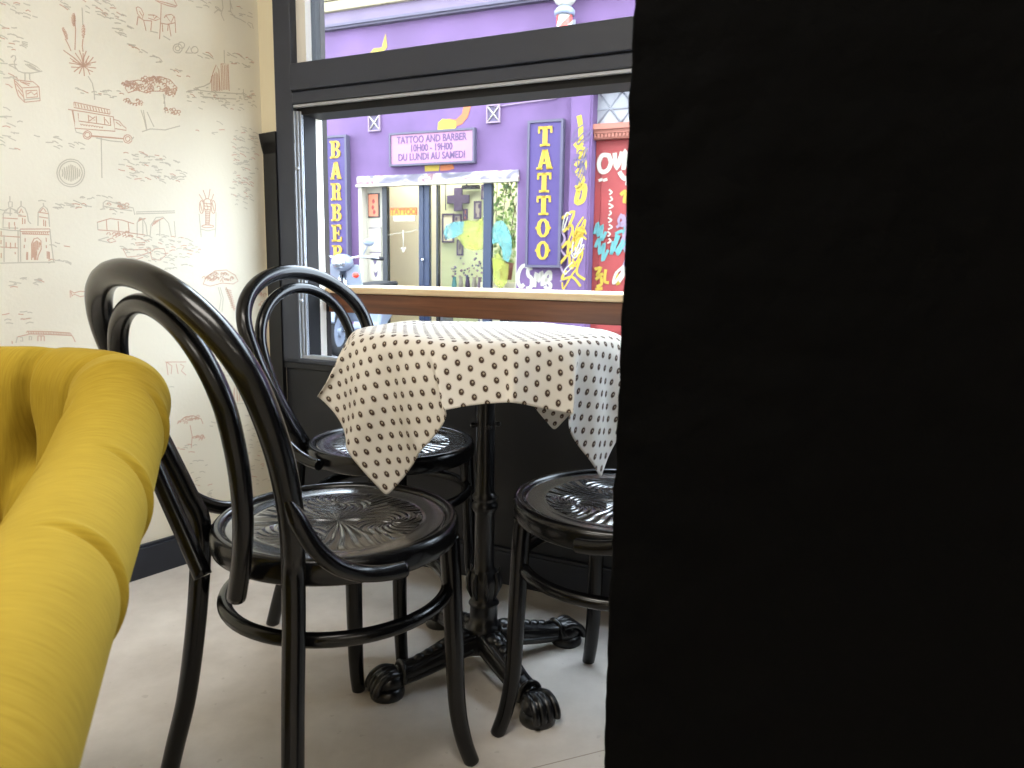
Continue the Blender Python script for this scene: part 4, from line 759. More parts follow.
 [656,-744,-713,27,29,41,26,30,42,22,34,42,19,37,42,13,38,42,15,37,42,21,36,42,31,25,42,34,19,42,32,26,41,27,33,41,22,37,40,17,41,37,8,45,36,9,47,33,-20,30,26,3,56,4,3,58,9,1,57,9,-2,57,7,-5,58,5,-5,58,4,-5,57,4,-15,57,-9,-18,53,-12,-18,54,-13,-18,53,-14,-11,55,-16,-3,55,-15,-9,53,-17,-20,49,-27,-40,-6,-42,-39,5,-43,-38,15,-42,-36,18,-43,-35,20,-42,-30,24,-44,-27,27,-43,-30,26,-43,-34,21,-43,-36,17,-42,-35,15,-43,-36,16,-43,-33,20,-42],
 [684,-716,-754,25,32,41,22,34,42,18,37,42,17,37,42,17,36,42,21,35,42,27,29,42,36,12,42,33,24,42,29,30,40,25,36,40,20,38,39,13,42,37,7,45,35,2,47,33,-24,10,21,7,56,6,6,56,10,0,58,9,2,57,7,-6,58,6,-3,58,4,7,56,5,-34,43,-10,-14,55,-13,-17,54,-14,-16,54,-15,-10,55,-16,-5,54,-15,1,53,-15,-12,51,-22,-39,5,-40,-39,-6,-43,-40,7,-43,-38,12,-42,-37,15,-43,-34,21,-43,-30,24,-43,-27,28,-43,-30,25,-43,-34,21,-43,-35,18,-43,-36,16,-42,-35,17,-43],
 [709,-683,-795,23,34,41,19,36,42,16,37,42,20,35,42,22,34,42,26,30,43,31,24,43,37,8,40,31,27,41,26,34,40,20,39,39,16,40,38,11,42,36,3,44,34,-1,43,34,-22,-8,16,9,56,7,6,56,12,3,57,9,4,58,8,-4,58,6,0,57,4,8,55,5,-39,31,-10,-18,54,-13,-16,54,-15,-13,55,-16,-8,55,-16,-5,53,-16,3,52,-15,-1,51,-16,-35,16,-37,-39,-7,-43,-40,-1,-43,-39,6,-42,-39,10,-43,-37,16,-43,-34,20,-43,-30,25,-43,-26,28,-43,-31,24,-43,-34,20,-42,-35,19,-43,-35,18,-43],
 [732,-648,-836,20,35,42,18,37,41,20,35,42,24,33,43,25,31,42,30,26,43,33,20,42,36,6,40,28,32,41,22,37,39,18,39,37,11,43,37,6,42,35,2,41,34,-5,36,34,-14,-22,12,3,57,10,10,56,12,7,56,10,4,58,8,0,58,6,1,57,5,8,55,4,-41,19,-10,-19,54,-14,-16,54,-15,-12,54,-17,-7,54,-17,-4,53,-17,1,51,-16,9,49,-11,-26,26,-32,-40,-4,-42,-39,-5,-43,-40,1,-42,-40,6,-43,-39,9,-43,-36,15,-43,-34,20,-43,-26,28,-43,-30,25,-43,-32,23,-43,-34,21,-42,-35,20,-43],
 [756,-613,-877,18,36,42,20,36,42,23,33,42,26,30,42,29,28,43,31,23,43,34,18,42,38,5,40,22,37,38,19,38,38,14,40,37,8,41,36,3,40,35,-2,37,34,-10,30,33,-1,-27,8,-1,56,14,7,56,12,10,56,10,5,58,8,3,57,6,4,57,4,7,56,4,-38,7,-8,-22,52,-15,-16,54,-16,-11,55,-17,-6,54,-17,-1,53,-15,3,50,-15,9,46,-13,-15,32,-26,-40,0,-43,-39,-5,-42,-40,-4,-42,-40,2,-43,-40,5,-43,-38,10,-42,-38,14,-43,-29,25,-43,-29,25,-43,-30,25,-43,-33,22,-43,-34,22,-43],
]
Nn = 45; Sc = .385
X = np.cumsum(np.array(CLOTH).reshape(Nn, Nn, 3), axis=1)*.0003
vs = [(X[i, j, 0], X[i, j, 1], X[i, j, 2]+.7575) for i in range(Nn) for j in range(Nn)]
fs = [(i*Nn+j, (i+1)*Nn+j, (i+1)*Nn+j+1, i*Nn+j+1) for i in range(Nn-1) for j in range(Nn-1)]
me = bpy.data.meshes.new('tablecloth'); me.from_pydata(vs, [], fs)
uvl = me.uv_layers.new(name='flat')
g = np.linspace(-Sc, Sc, Nn)
for p in me.polygons:
    p.use_smooth = True
    for li in p.loop_indices:
        vi = me.loops[li].vertex_index; uvl.data[li].uv = (g[vi // Nn], g[vi % Nn])
me.materials.append(M['cloth'])
cl = bpy.data.objects.new('tablecloth', me); COL.objects.link(cl); cl.location = TC
md = cl.modifiers.new('sub', 'SUBSURF'); md.levels = 2; md.render_levels = 2
md = cl.modifiers.new('th', 'SOLIDIFY'); md.thickness = .0009; md.offset = 1
tag(cl, 'cream cotton tablecloth with small dark paisley drops draped over the round table', 'tablecloth')

# ---------------------------------------------------------------- mustard buttoned armchair
af = Vector((.376, -.926, 0)).normalized()                  # the way the chair faces
ao = Vector((.926, .376, 0)).normalized()                   # outward side of the arm we see
AR, ACH = .18, .30
K1 = Vector((-.613, .747, 0))                               # centre of the rear corner turn
armch = empty('armchair', (K1.x-ao.x*(ACH/2), K1.y-ao.y*(ACH/2), 0), math.atan2(ao.y, ao.x), 'mustard velvet armchair with rolled buttoned back, close to the camera', 'armchair')
# local frame: +x = outward side we see, -y = the way it faces, origin mid-way between the two corner centres
def arm_in(y): return -.022*(1-math.exp(y/.15))
def apath(n_arm=200, n_arc=34, n_back=18):
    out = []
    xr = ACH/2
    for i in range(n_arm):
        y = -.62+.62*i/n_arm; out.append(((xr+AR+arm_in(y), y), (1, 0)))
    for i in range(n_arc):
        a = (PI/2)*i/n_arc; out.append(((xr+AR*math.cos(a), AR*math.sin(a)), (math.cos(a), math.sin(a))))
    for i in range(n_back): out.append(((xr-2*xr*i/n_back, AR), (0, 1)))
    for i in range(n_arc):
        a = PI/2+(PI/2)*i/n_arc; out.append(((-xr+AR*math.cos(a), AR*math.sin(a)), (math.cos(a), math.sin(a))))
    for i in range(n_arm+1):
        y = -.62*i/n_arm; out.append(((-xr-AR-arm_in(y), y), (-1, 0)))
    return out
path = apath()
# profile: (u outward, z) from the outside hem up over the roll and down inside
RC, RZ = .053, .722
prof = [(-.19, .10), (-.165, .2), (-.13, .32), (-.085, .44), (-.04, .54), (-.005, .60), (.018, .645)]
prof += [(RC*math.cos(a), RZ+RC*math.sin(a)) for a in [R(d) for d in range(-52, 176, 7)]]
prof += [(-.056, .70), (-.060, .675), (-.065, .65), (-.071, .625), (-.078, .60), (-.086, .575), (-.094, .55), (-.102, .525), (-.110, .50), (-.118, .47), (-.125, .44), (-.132, .41), (-.14, .37)]
def droop(y): return -.09*(1-math.exp(min(0, y)/.12))       # the arm falls away from the back
L = [0]
for a, b in zip(prof, prof[1:]): L.append(L[-1]+math.dist(a, b))
pn = []
for i in range(len(prof)):
    a, b = prof[max(0, i-1)], prof[min(len(prof)-1, i+1)]; t = Vector((b[0]-a[0], b[1]-a[1])).normalized(); pn.append((t.y, -t.x))
PL = [0]
for a, b in zip(path, path[1:]): PL.append(PL[-1]+math.dist(a[0], b[0]))
ltop = L[min(range(len(prof)), key=lambda i: -prof[i][1])]
PITCH = .115; P0 = .815
def seg_d(px, py, ax, ay, bx, by):
    dx, dy = bx-ax, by-ay; t = max(0, min(1, ((px-ax)*dx+(py-ay)*dy)/(dx*dx+dy*dy))); return math.hypot(px-ax-t*dx, py-ay-t*dy)
def tuft(p, q):
    """depth of the buttoning; q = distance along the cover from the crown of the roll, inward positive"""
    d = 0
    r1, r2 = .15, .26
    k = round((p-P0)/PITCH)
    for kk in (k-1, k, k+1):
        bx = P0+kk*PITCH
        if q > -.02:
            if q < r1+.03:
                e = seg_d(p, q, bx, -.02, bx, r1); w = min(1, max(0, (q+.02)/.09)) if .6 < bx < 1.4 else min(1, max(0, (q-.04)/.08)); d += .026*w*math.exp(-(e/.009)**2)
            e = math.hypot(p-bx, q-r1); d += .036*math.exp(-(e/.024)**2)
            for sg in (-.5, .5):
                e = seg_d(p, q, bx, r1, bx+sg*PITCH, r2); d += .017*math.exp(-(e/.013)**2)
                e = math.hypot(p-bx-sg*PITCH, q-r2); d += .017*math.exp(-(e/.026)**2)
    # short pleats where the cover is gathered on the outside of the roll
    for bx, qa, qb, sl in ((.435, -.135, -.038, .30), (.262, -.135, -.025, .30), (.57, -.12, -.06, .3)):
        if qa-.02 < q < qb+.03:
            pc = bx+sl*(q-qa)*.9; w = max(0, min(1, (qb+.03-q)/.05)); dp = p-pc
            d += w*.0095*(math.exp(-(dp/.0030)**2) - .45*math.exp(-((dp-.008)/.006)**2))
    return d
vs = []; uvs = []
for i, (c, nrm) in enumerate(path):
    for j, (u, z) in enumerate(prof):
        qd = L[j]-ltop; d = tuft(PL[i], qd)
        soft = .002*math.sin(PL[i]*17+z*9)*.5
        uu = u-pn[j][0]*(d-soft*.4); zz = z-pn[j][1]*(d-soft*.4)
        zz += droop(c[1])*min(1, max(0, (z-.1)/.5)); vs.append((c[0]+nrm[0]*uu, c[1]+nrm[1]*uu, zz)); uvs.append((L[j], PL[i]))
npf = len(prof)
fs = [(i*npf+j, i*npf+j+1, (i+1)*npf+j+1, (i+1)*npf+j) for i in range(len(path)-1) for j in range(npf-1)]
fs += [tuple(range(npf)), tuple((len(path)-1)*npf+j for j in reversed(range(npf)))]
me = bpy.data.meshes.new('back_and_arms'); me.from_pydata(vs, [], fs); uvl = me.uv_layers.new(name='cover')
for p in me.polygons:
    p.use_smooth = len(p.vertices) == 4
    for li in p.loop_indices: uvl.data[li].uv = uvs[me.loops[li].vertex_index]
me.materials.append(M['velvet'])
bm = bmesh.new(); bm.from_mesh(me); bmesh.ops.recalc_face_normals(bm, faces=bm.faces); bm.to_mesh(me); bm.free()
ba = bpy.data.objects.new('back_and_arms', me); COL.objects.link(ba); ba.parent = armch
md = ba.modifiers.new('sub', 'SUBSURF'); md.levels = 1; md.render_levels = 1
for rr, sh in ((.15, 0), (.26, .5)):
    for k in range(-7, 13):
        p = P0+(k+sh)*PITCH
        if not .03 < p < PL[-1]-.03: continue
        i = min(range(len(PL)), key=lambda a: abs(PL[a]-p)); j = min(range(npf), key=lambda a: abs(L[a]-ltop-rr))
        v = vs[i*npf+j]; nx = path[i][1]; m_ = MB(); m_.ball((v[0]-nx[0]*.004, v[1]-nx[1]*.004, v[2]), .010, 10); m_.build('button', M['velvet'], armch)
m_ = MB(); xw = ACH/2+AR-.165
m_.box(-xw, xw, -.60, .03, .28, .43); m_.build('seat_cushion', M['velvet'], armch, bevel=.035)
m_ = MB(); m_.box(-xw+.02, xw-.02, -.59, .03, .10, .28); m_.build('seat_rail', M['velvet'], armch, bevel=.01)
for x, y in ((.12, -.55), (-.12, -.55), (.12, .0), (-.12, .0)):
    m_ = MB(); m_.lathe([(.016, 0), (.020, .02), (.026, .10)], 16, c=(x, y, 0)); m_.build('foot', M['dark_wood'], armch)

# ---------------------------------------------------------------- wooden bar ledge outside the window
bar = empty('bar_ledge', CORNER, A_WIN, 'long wooden bar ledge with a pale plank for its lit top edge, fixed outside the window opening', 'ledge')
m_ = MB(); m_.box(.152, S1-.05, .112, .36, .742, .804); m_.build('front_board', M['wood'], bar, bevel=.003)
m_ = MB(); m_.box(.150, S1-.05, .100, .38, .804, .826); m_.build('lit_top_edge', M['lit_wood'], bar, bevel=.005)  # plank coloured pale for the light falling on the edge
for sb in (.75, 1.6):
    m_ = MB(); m_.prism([(sb, .742), (sb+.03, .742), (sb+.03, .55), (sb, .55)], .161, .18); m_.prism([(sb, .742), (sb+.03, .742), (sb+.03, .72), (sb, .72)], .161, .34); m_.build('ledge_bracket', M['frame'], bar)

# ---------------------------------------------------------------- the street and the shop across it
FQ = Vector((0, 9.0, 0)); A_F = R(-23)
F0 = dict(loc=FQ, rotz=A_F)
GZ = -.08
M['purple'] = mat('purple_render', (89, 66, 103), .85, noise=.2, nscale=1.6, bump=.1, bscale=9, detail=7)
M['purple_dark'] = mat('purple_board', (53, 35, 90), .6, noise=.05, nscale=4)
M['purple_edge'] = mat('purple_grey_edge', (67, 62, 80), .6)
M['lilac'] = mat('lilac_band', (99, 87, 107), .85, noise=.08, nscale=3)
M['siding'] = mat('cream_siding', (136, 127, 102), .8)
M['yellow'] = mat('yellow_letter', (164, 132, 24), .55)
M['yellow2'] = mat('yellow_paint', (153, 130, 40), .7)
M['orange'] = mat('orange_paint', (153, 85, 44), .7)
M['pink'] = mat('pink_board', (141, 99, 125), .6)
M['pink_ink'] = mat('violet_lettering', (72, 51, 86), .6)
M['white_paint'] = mat('white_spray', (159, 154, 142), .7)
M['teal_paint'] = mat('teal_spray', (77, 127, 127), .7)
M['lilac_paint'] = mat('lilac_spray', (124, 105, 124), .7)
M['red_door'] = mat('red_door_paint', (126, 40, 39), .6, noise=.12, nscale=3)
M['salmon'] = mat('salmon_cornice', (138, 84, 70), .7)
M['navy'] = mat('navy_metal', (30, 40, 64), .5)
M['blackish'] = mat('black_metal', (24, 25, 30), .45)
M['grey'] = mat('grey_metal', (130, 132, 140), .5)
M['palewall'] = mat('pale_plaster', (228, 222, 190), .8, noise=.04, nscale=2)
M['greenwall'] = mat('pale_green_plaster', (206, 214, 168), .8, noise=.06, nscale=2)
M['shopfloor'] = mat('shop_floor', (190, 182, 160), .6)
M['asphalt'] = mat('asphalt', (70, 69, 70), .9, noise=.15, nscale=12, bump=.2, bscale=60)
M['pavement'] = mat('pavement', (104, 101, 98), .9, noise=.1, nscale=6)
M['leaf'] = mat('leaf_green', (96, 132, 62), .6, noise=.3, nscale=6)
M['leaf_light'] = mat('leaf_light', (150, 178, 96), .6)
def film_mat(name, rgb, f):
    m, nt, b = new_mat(name); b.inputs['Base Color'].default_value = lin(rgb); b.inputs['Roughness'].default_value = .6
    tr = nt.nodes.new('ShaderNodeBsdfTransparent'); mx = nt.nodes.new('ShaderNodeMixShader'); mx.inputs[0].default_value = f
    tc = nt.nodes.new('ShaderNodeTexCoord'); n = nt.nodes.new('ShaderNodeTexNoise'); n.inputs['Scale'].default_value = 9; n.inputs['Detail'].default_value = 3
    nt.links.new(tc.outputs['Object'], n.inputs['Vector']); nt.links.new(n.outputs['Fac'], mx.inputs[0])
    nt.links.new(tr.outputs[0], mx.inputs[1]); nt.links.new(b.outputs[0], mx.inputs[2]); nt.links.new(mx.outputs[0], nt.nodes['Material Output'].inputs['Surface'])
    return m
M['olive_film'] = film_mat('olive_film', (140, 144, 52), .5)
M['teal_film'] = film_mat('teal_film', (92, 150, 150), .5)
M['teal_glaze'] = mat('teal_glaze', (84, 140, 140), .4)
M['red_orange'] = mat('red_orange_letter', (190, 70, 30), .6)
M['paper'] = mat('paper_white', (164, 158, 144), .8)
M['poster_red'] = mat('poster_coral', (180, 110, 83), .7)
M['violet_dark'] = mat('violet_frame', (77, 66, 92), .6)
M['blue_grey'] = mat('blue_grey_enamel', (78, 86, 108), .5)
M['pale_blue'] = mat('pale_blue_enamel', (112, 120, 136), .35)
M['chrome'] = mat('chrome', (200, 202, 206), .2, metal=1)
M['rubber'] = mat('rubber', (30, 30, 32), .8)
M['red_lamp'] = mat('red_lens', (214, 60, 40), .3)
M['pole_red'] = mat('pole_red', (222, 70, 60), .4)
M['white_enamel'] = mat('white_enamel', (181, 178, 163), .3)
def shutter_mat():
    m, nt, b = new_mat('sprayed_shutter')
    tc = nt.nodes.new('ShaderNodeTexCoord'); mp = nt.nodes.new('ShaderNodeMapping'); mp.inputs['Scale'].default_value = (1.6, 1, 3)
    nt.links.new(tc.outputs['Object'], mp.inputs['Vector'])
    n = nt.nodes.new('ShaderNodeTexNoise'); n.inputs['Scale'].default_value = 1.6; n.inputs['Detail'].default_value = 2; n.inputs['Distortion'].default_value = 1.2
    nt.links.new(mp.outputs[0], n.inputs['Vector'])
    r = nt.nodes.new('ShaderNodeValToRGB'); e = r.color_ramp.elements
    e[0].position = .3; e[0].color = lin((70, 66, 78)); e[1].position = .75; e[1].color = lin((178, 174, 178))
    for p, c in ((.42, (104, 98, 110)), (.5, (172, 164, 156)), (.58, (100, 62, 74)), (.64, (140, 132, 130))):
        k = e.new(p); k.color = lin(c)
    nt.links.new(n.outputs['Fac'], r.inputs['Fac']); nt.links.new(r.outputs['Color'], b.inputs['Base Color']); b.inputs['Roughness'].default_value = .6
    return m
M['shutter'] = shutter_mat()

# ground outside
m_ = MB(); m_.box(-12, 12, -6.2, .02, GZ-.3, GZ-.04); structure(m_.build('street', M['asphalt'], **F0))
m_ = MB(); m_.box(-12, 12, -1.1, .02, GZ-.25, GZ); structure(m_.build('pavement', M['pavement'], bevel=.015, **F0))

bd = empty('shop_building', FQ, A_F, 'purple rendered shop front across the street with shuttered window and red door', 'building')
OL, OR, OT = -2.237, .036, 2.09          # shop opening
DL, DR, DT = .95, 1.95, 2.98             # door opening
m_ = MB()
m_.box(-9, OL, 0, .3, GZ, 3.98); m_.box(OL, OR, 0, .3, OT, 3.98); m_.box(OR, DL, 0, .3, GZ, 3.98); m_.box(DL, DR, 0, .3, DT, 3.98); m_.box(DR, 9, 0, .3, GZ, 3.98)
m_.box(OL, OR, 0, .3, GZ, .12)
m_.build('wall', M['purple'], bd)
m_ = MB(); m_.box(.70, DL-.02, -.06, .0, GZ, 3.1); m_.box(.74, DL, -.03, .05, GZ, 3.1); m_.box(.70, 2.2, -.06, 0, 2.98, 3.1); m_.build('pilaster', M['purple'], bd, bevel=.01)
m_ = MB(); m_.box(-9, 9, -.05, .3, 3.985, 4.14); m_.build('band', M['lilac'], bd)
m_ = MB(); m_.box(-9, 9, -.10, .0, 3.955, 3.985); m_.box(-9, 9, -.075, 0, 3.93, 3.957); m_.build('string_course', M['purple_edge'], bd)
m_ = MB()
for k in range(4): m_.prism([(-9, 4.14+.13*k), (9, 4.14+.13*k), (9, 4.262+.13*k), (-9, 4.262+.13*k)], -.05-.012*(k % 2)-.05, .3)
m_.build('siding', M['siding'], bd, bevel=.012)
m_ = MB(); m_.box(-9, 9, -.12, .3, 4.66, 4.75); m_.build('low_cut_cap', M['lilac'], bd)  # unseen top, facade cut low here to let more sky light in
sh = MB(); sh.box(OL-.02, OR+.02, -.03, .2, 1.985, OT-.0); sh.build('shutter_box', M['shutter'], bd, bevel=.01)
m_ = MB(); m_.box(OL-.02, OR+.02, -.05, .06, 1.955, 1.985); m_.box(OL, OL+.05, -.02, .1, GZ+.2, 1.96); m_.build('shutter_rail', M['paper'], bd)
sf = empty('shop_window', (0, 0, 0)); sf.parent = bd
for a, c, mm, y0 in ((-1.925, -1.85, 'blackish', .06), (-1.365, -1.215, 'navy', .05), (-1.122, -1.092, 'blackish', .07), (-.45, -.338, 'navy', .06), (.0, OR, 'paper', .05)):
    m_ = MB(); m_.box(a, c, y0, y0+.07, .1, 1.96)
    if mm == 'navy' and a < -1: m_.box(a+.06, a+.075, y0-.012, y0, .1, 1.96)
    m_.build('post', M[mm], sf, bevel=.004)
m_ = MB(); m_.ball((-1.29, .02, 1.02), .022); m_.tube([(-1.29, .03, 1.02), (-1.29, .06, 1.02)], .01, 8); m_.build('door_knob', M['chrome'], sf)
m_ = MB(); m_.box(-1.85, -1.365, .085, .092, .1, 1.96); m_.box(-1.215, -1.122, .085, .092, .1, 1.96); m_.box(-1.092, -.45, .085, .092, .1, 1.96); m_.box(-.338, 0, .085, .092, .1, 1.96)
m_.build('pane', M['glass'], sf)
m_ = MB(); m_.box(OL+.04, -1.925, .10, .14, GZ, 1.99); m_.build('side_panel', M['paper'], bd)
# room of the shop
m_ = MB(); m_.box(-3.2, -1.55, 1.0, 1.1, GZ, 2.6, 0); m_.box(-1.55, 1.3, 1.0, 1.1, GZ, 2.6, 1); m_.box(-3.3, -3.2, .3, 1.1, GZ, 2.6, 0); m_.box(1.2, 1.3, .3, 1.1, GZ, 2.6, 1); m_.box(-3.3, 1.3, .3, 1.1, 2.6, 2.7, 0)
m_.build('shop_room', [M['palewall'], M['greenwall']], bd)
m_ = MB(); m_.box(-3.3, 1.3, .0, 1.1, GZ-.05, .02); m_.build('shop_floor', M['shopfloor'], bd)
# door in the corner
rd = MB(); rd.box(DL, DR, .14, .2, GZ, 2.40)
for x0, x1, z0, z1 in ((1.03, 1.40, 1.3, 2.28), (1.50, 1.87, 1.3, 2.28), (1.03, 1.40, .2, 1.15), (1.50, 1.87, .2, 1.15)): rd.box(x0, x1, .125, .14, z0, z1)
rdo = rd.build('door', M['red_door'], bd, bevel=.008)
m_ = MB(); m_.box(DL, DR, .05, .2, 2.40, 2.50); m_.box(DL, DR, .0, .2, 2.50, 2.56); m_.box(DL, DR, .03, .2, 2.46, 2.50)
for k in range(24): m_.box(DL+.01+k*.0415, DL+.035+k*.0415, .03, .05, 2.415, 2.455)
m_.build('door_cornice', M['salmon'], bd)
m_ = MB(); m_.box(DL, DR, .16, .18, 2.56, DT); m_.build('fanlight', mat('frosted_fanlight', (140, 140, 146), .4, noise=.2, nscale=5), bd)
m_ = MB()
for k in range(4):
    x = DL+.27*k; m_.tube([(x, .15, 2.57), (x+.3, .15, 2.95)], .009, 6); m_.tube([(x+.3, .15, 2.57), (x, .15, 2.95)], .009, 6)
m_.box(DL, DR, .14, .16, 2.74, 2.755); m_.build('fanlight_lattice', M['grey'], bd)
m_ = MB(); m_.box(-2.78, -2.42, -.012, 0, GZ, .99); m_.box(-2.78, -2.42, -.02, 0, .78, .80); m_.build('lower_panel', M['blue_grey'], bd)
m_ = MB(); m_.tube([(-.28, -.015, 2.83), (.1, -.015, 2.85), (.50, -.015, 2.87), (.53, -.015, 2.9), (.53, -.015, 3.9)], .008, 6); m_.tube([(.12, -.015, 2.92), (.24, -.015, 2.93)], .014, 6)
m_.build('conduit', M['lilac_paint'], bd)

def spray(name, mm, strokes, wd, y=-.004, parent=bd):
    m_ = MB()
    for st in strokes:
        p = smooth_path([(a, 0, c) for a, c in st], 4) if len(st) > 2 else [Vector((a, 0, c)) for a, c in st]
        m_.ribbon([(v.x, v.z) for v in p], wd, y)
    return m_.build(name, M[mm], parent)
def xf(strokes, ox, oz, sx, sz): return [[(ox+a*sx, oz+c*sz) for a, c in s_] for s_ in strokes]
# painted flames around the hours board
def blob(mm, polys, y=-.006):
    for p in polys:
        m_ = MB(); m_.prism(p, y, y+.004); m_.build('painted_flame', M[mm], bd)
blob('yellow2', [[(-1.06, 2.60), (-1.05, 2.70), (-.99, 2.74), (-.90, 2.73), (-.80, 2.70), (-.80, 2.62), (-.86, 2.60)], [(-1.24, 2.12), (-1.24, 2.24), (-1.02, 2.24), (-1.04, 2.12)]])
blob('orange', [[(-.92, 2.74), (-.80, 2.72), (-.72, 2.78), (-.69, 2.90), (-.73, 2.98), (-.70, 3.04), (-.62, 2.98), (-.60, 2.86), (-.64, 2.74), (-.72, 2.66), (-.80, 2.64)], [(-1.02, 2.12), (-1.02, 2.24), (-.86, 2.24), (-.82, 2.14), (-.90, 2.12)]], -.005)
blob('yellow2', [[(-2.05, 3.60), (-1.98, 3.66), (-1.86, 3.66), (-1.80, 3.82), (-1.78, 3.66), (-1.84, 3.60)]])
# sprayed tags
spray('graffiti', 'white_paint', xf([[(1.1, .95), (.7, 1.0), (.35, .75), (.25, .35), (.5, .1), (.8, .2)], [(1.5, .9), (1.15, .85), (1.15, .6), (1.45, .45), (1.4, .1), (1.0, .02)], [(1.7, .1), (1.85, .7), (2.05, .35), (2.3, .75), (2.4, .15)], [(2.6, .2), (2.65, .6), (3.0, .75), (3.05, .45), (2.7, .4), (3.1, .2), (2.9, 0), (2.6, .15)], [(.2, .0), (.5, -.25), (1.0, -.2)]], .02, .68, .15, .28), .045)
spray('graffiti', 'yellow2', xf([[(.3, 4.2), (.42, 3.8), (.45, 3.3)], [(.1, 3.1), (.5, 3.3), (.35, 2.9), (.75, 3.0), (.4, 2.6)], [(.2, 2.4), (.6, 2.7), (.7, 2.3), (.3, 2.2), (.65, 1.9), (.25, 1.6)], [(.3, 1.5), (.75, 1.7), (.7, 1.2), (.3, 1.1), (.4, 1.5)]], .74, 1.35, .2, .31), .06, -.064)
spray('graffiti', 'yellow2', xf([[(0, 2.5), (.6, 2.8), (.3, 2.0)], [(.1, 1.9), (.5, 2.2), (.6, 1.7), (.9, 2.1), (1, 1.6)], [(.05, 1.2), (.4, 1.5), (.35, .9), (.8, 1.3), (.7, .8), (1.1, 1.2)], [(.0, .5), (.4, .9), (.5, .3), (.9, .7), (.8, .1), (1.2, -.2)], [(.3, .2), (.1, -.2), (.6, -.1), (1, -.5)]], .62, .86, .26, .26), .03, -.064)
spray('graffiti', 'lilac_paint', xf([[(0, 2.4), (.5, 1.9), (.1, 1.5), (.6, 1.1), (.1, .8), (.5, .3), (.2, 0)]], .60, .78, .14, .26), .025, -.063)
spray('graffiti', 'white_paint', xf([[(.9, 1), (.3, 1.05), (.05, .6), (.25, .15), (.7, .2), (.95, .6), (.8, 1)], [(1.2, 1.15), (1.4, .3), (1.75, 1.2)], [(1.9, .2), (1.95, 1.25), (2.3, .3), (2.4, 1.3)], [(2.65, 1.3), (2.7, .35)], [(.2, -.25), (.25, -.4)], [(.55, -.25), (.6, -.4)], [(1.6, .1), (2.0, -.3), (2.5, -.1), (2.2, -.6), (2.8, -.5)]], .99, 2.02, .16, .2), .05, .118, bd)
spray('graffiti', 'white_paint', xf([[(.1+.06*(k % 2), 2.2-.22*k), (.22+.03*(k % 3), 2.12-.22*k), (.12, 2.05-.22*k)] for k in range(8)], 1.10, 1.05, .3, .36), .018, .118, bd)
spray('graffiti', 'teal_paint', xf([[(0, 1), (.25, 1.5), (.3, .9), (.6, 1.4), (.55, .7), (.9, 1.1)], [(.1, .4), (.4, .8), (.45, .1), (.8, .6), (.7, -.2), (1.1, .3)], [(1.6, 1.0), (2.2, 1.1), (2.1, .4), (1.6, .3), (1.7, 1)], [(2.3, 1.4), (2.4, .2)]], .97, 1.08, .16, .26), .035, .118, bd)
spray('graffiti', 'yellow2', xf([[(0, 1), (.5, 1.1), (.2, .6), (.7, .7)], [(.1, .3), (.5, .5), (.6, 0), (.2, -.2)], [(.9, 1), (.85, .2), (1.2, .1)], [(.1, -.4), (.7, -.3)], [(1.8, .9), (1.9, 0), (2.2, .6)]], .99, .76, .15, .17), .035, .117, bd)
spray('graffiti', 'yellow2', xf([[(0, .8), (.4, 1.0), (.3, .4), (.7, .6)], [(.8, 1), (.85, .1)]], 1.27, 1.62, .16, .2), .04, .117, bd)
spray('graffiti', 'lilac_paint', xf([[(0, 2), (.3, 1.6), (.05, 1.2), (.4, .9), (.1, .4)], [(.5, 1.4), (.8, 1.8), (.7, .9), (.5, .6)]], 1.30, .75, .22, .4), .05, .116, bd)

def tagging(mm, x0, x1, z0, z1, n, wd, y, seed):
    """loopy hand-sprayed letters packed in a rectangle"""
    r_ = random.Random(seed); st = []
    for k in range(n):
        x, z = r_.uniform(x0, x1), r_.uniform(z0, z1); w_, h = r_.uniform(.05, .11), r_.uniform(.07, .15); a = r_.uniform(0, 6)
        st.append([(x+w_*math.cos(a+t*1.15)*(1-t*.06), z+h*math.sin(a*1.3+t*1.55)*(1-t*.05)) for t in range(r_.randint(4, 8))])
    return spray('graffiti', mm, st, wd, y)
tagging('white_paint', 1.35, 1.85, 1.2, 2.2, 9, .028, .1155, 2); tagging('lilac_paint', 1.32, 1.5, .8, 1.7, 6, .03, .1145, 3)
tagging('white_paint', 1.25, 1.85, .5, 1.1, 8, .03, .1135, 4); tagging('teal_paint', 1.22, 1.5, .9, 1.3, 4, .03, .113, 15)
tagging('yellow', .66, .9, .75, 1.45, 7, .018, -.0655, 6); tagging('white_paint', .62, .9, .8, 1.5, 4, .012, -.0665, 8); tagging('violet_dark', .8, .9, 1.7, 2.5, 5, .014, -.067, 9)

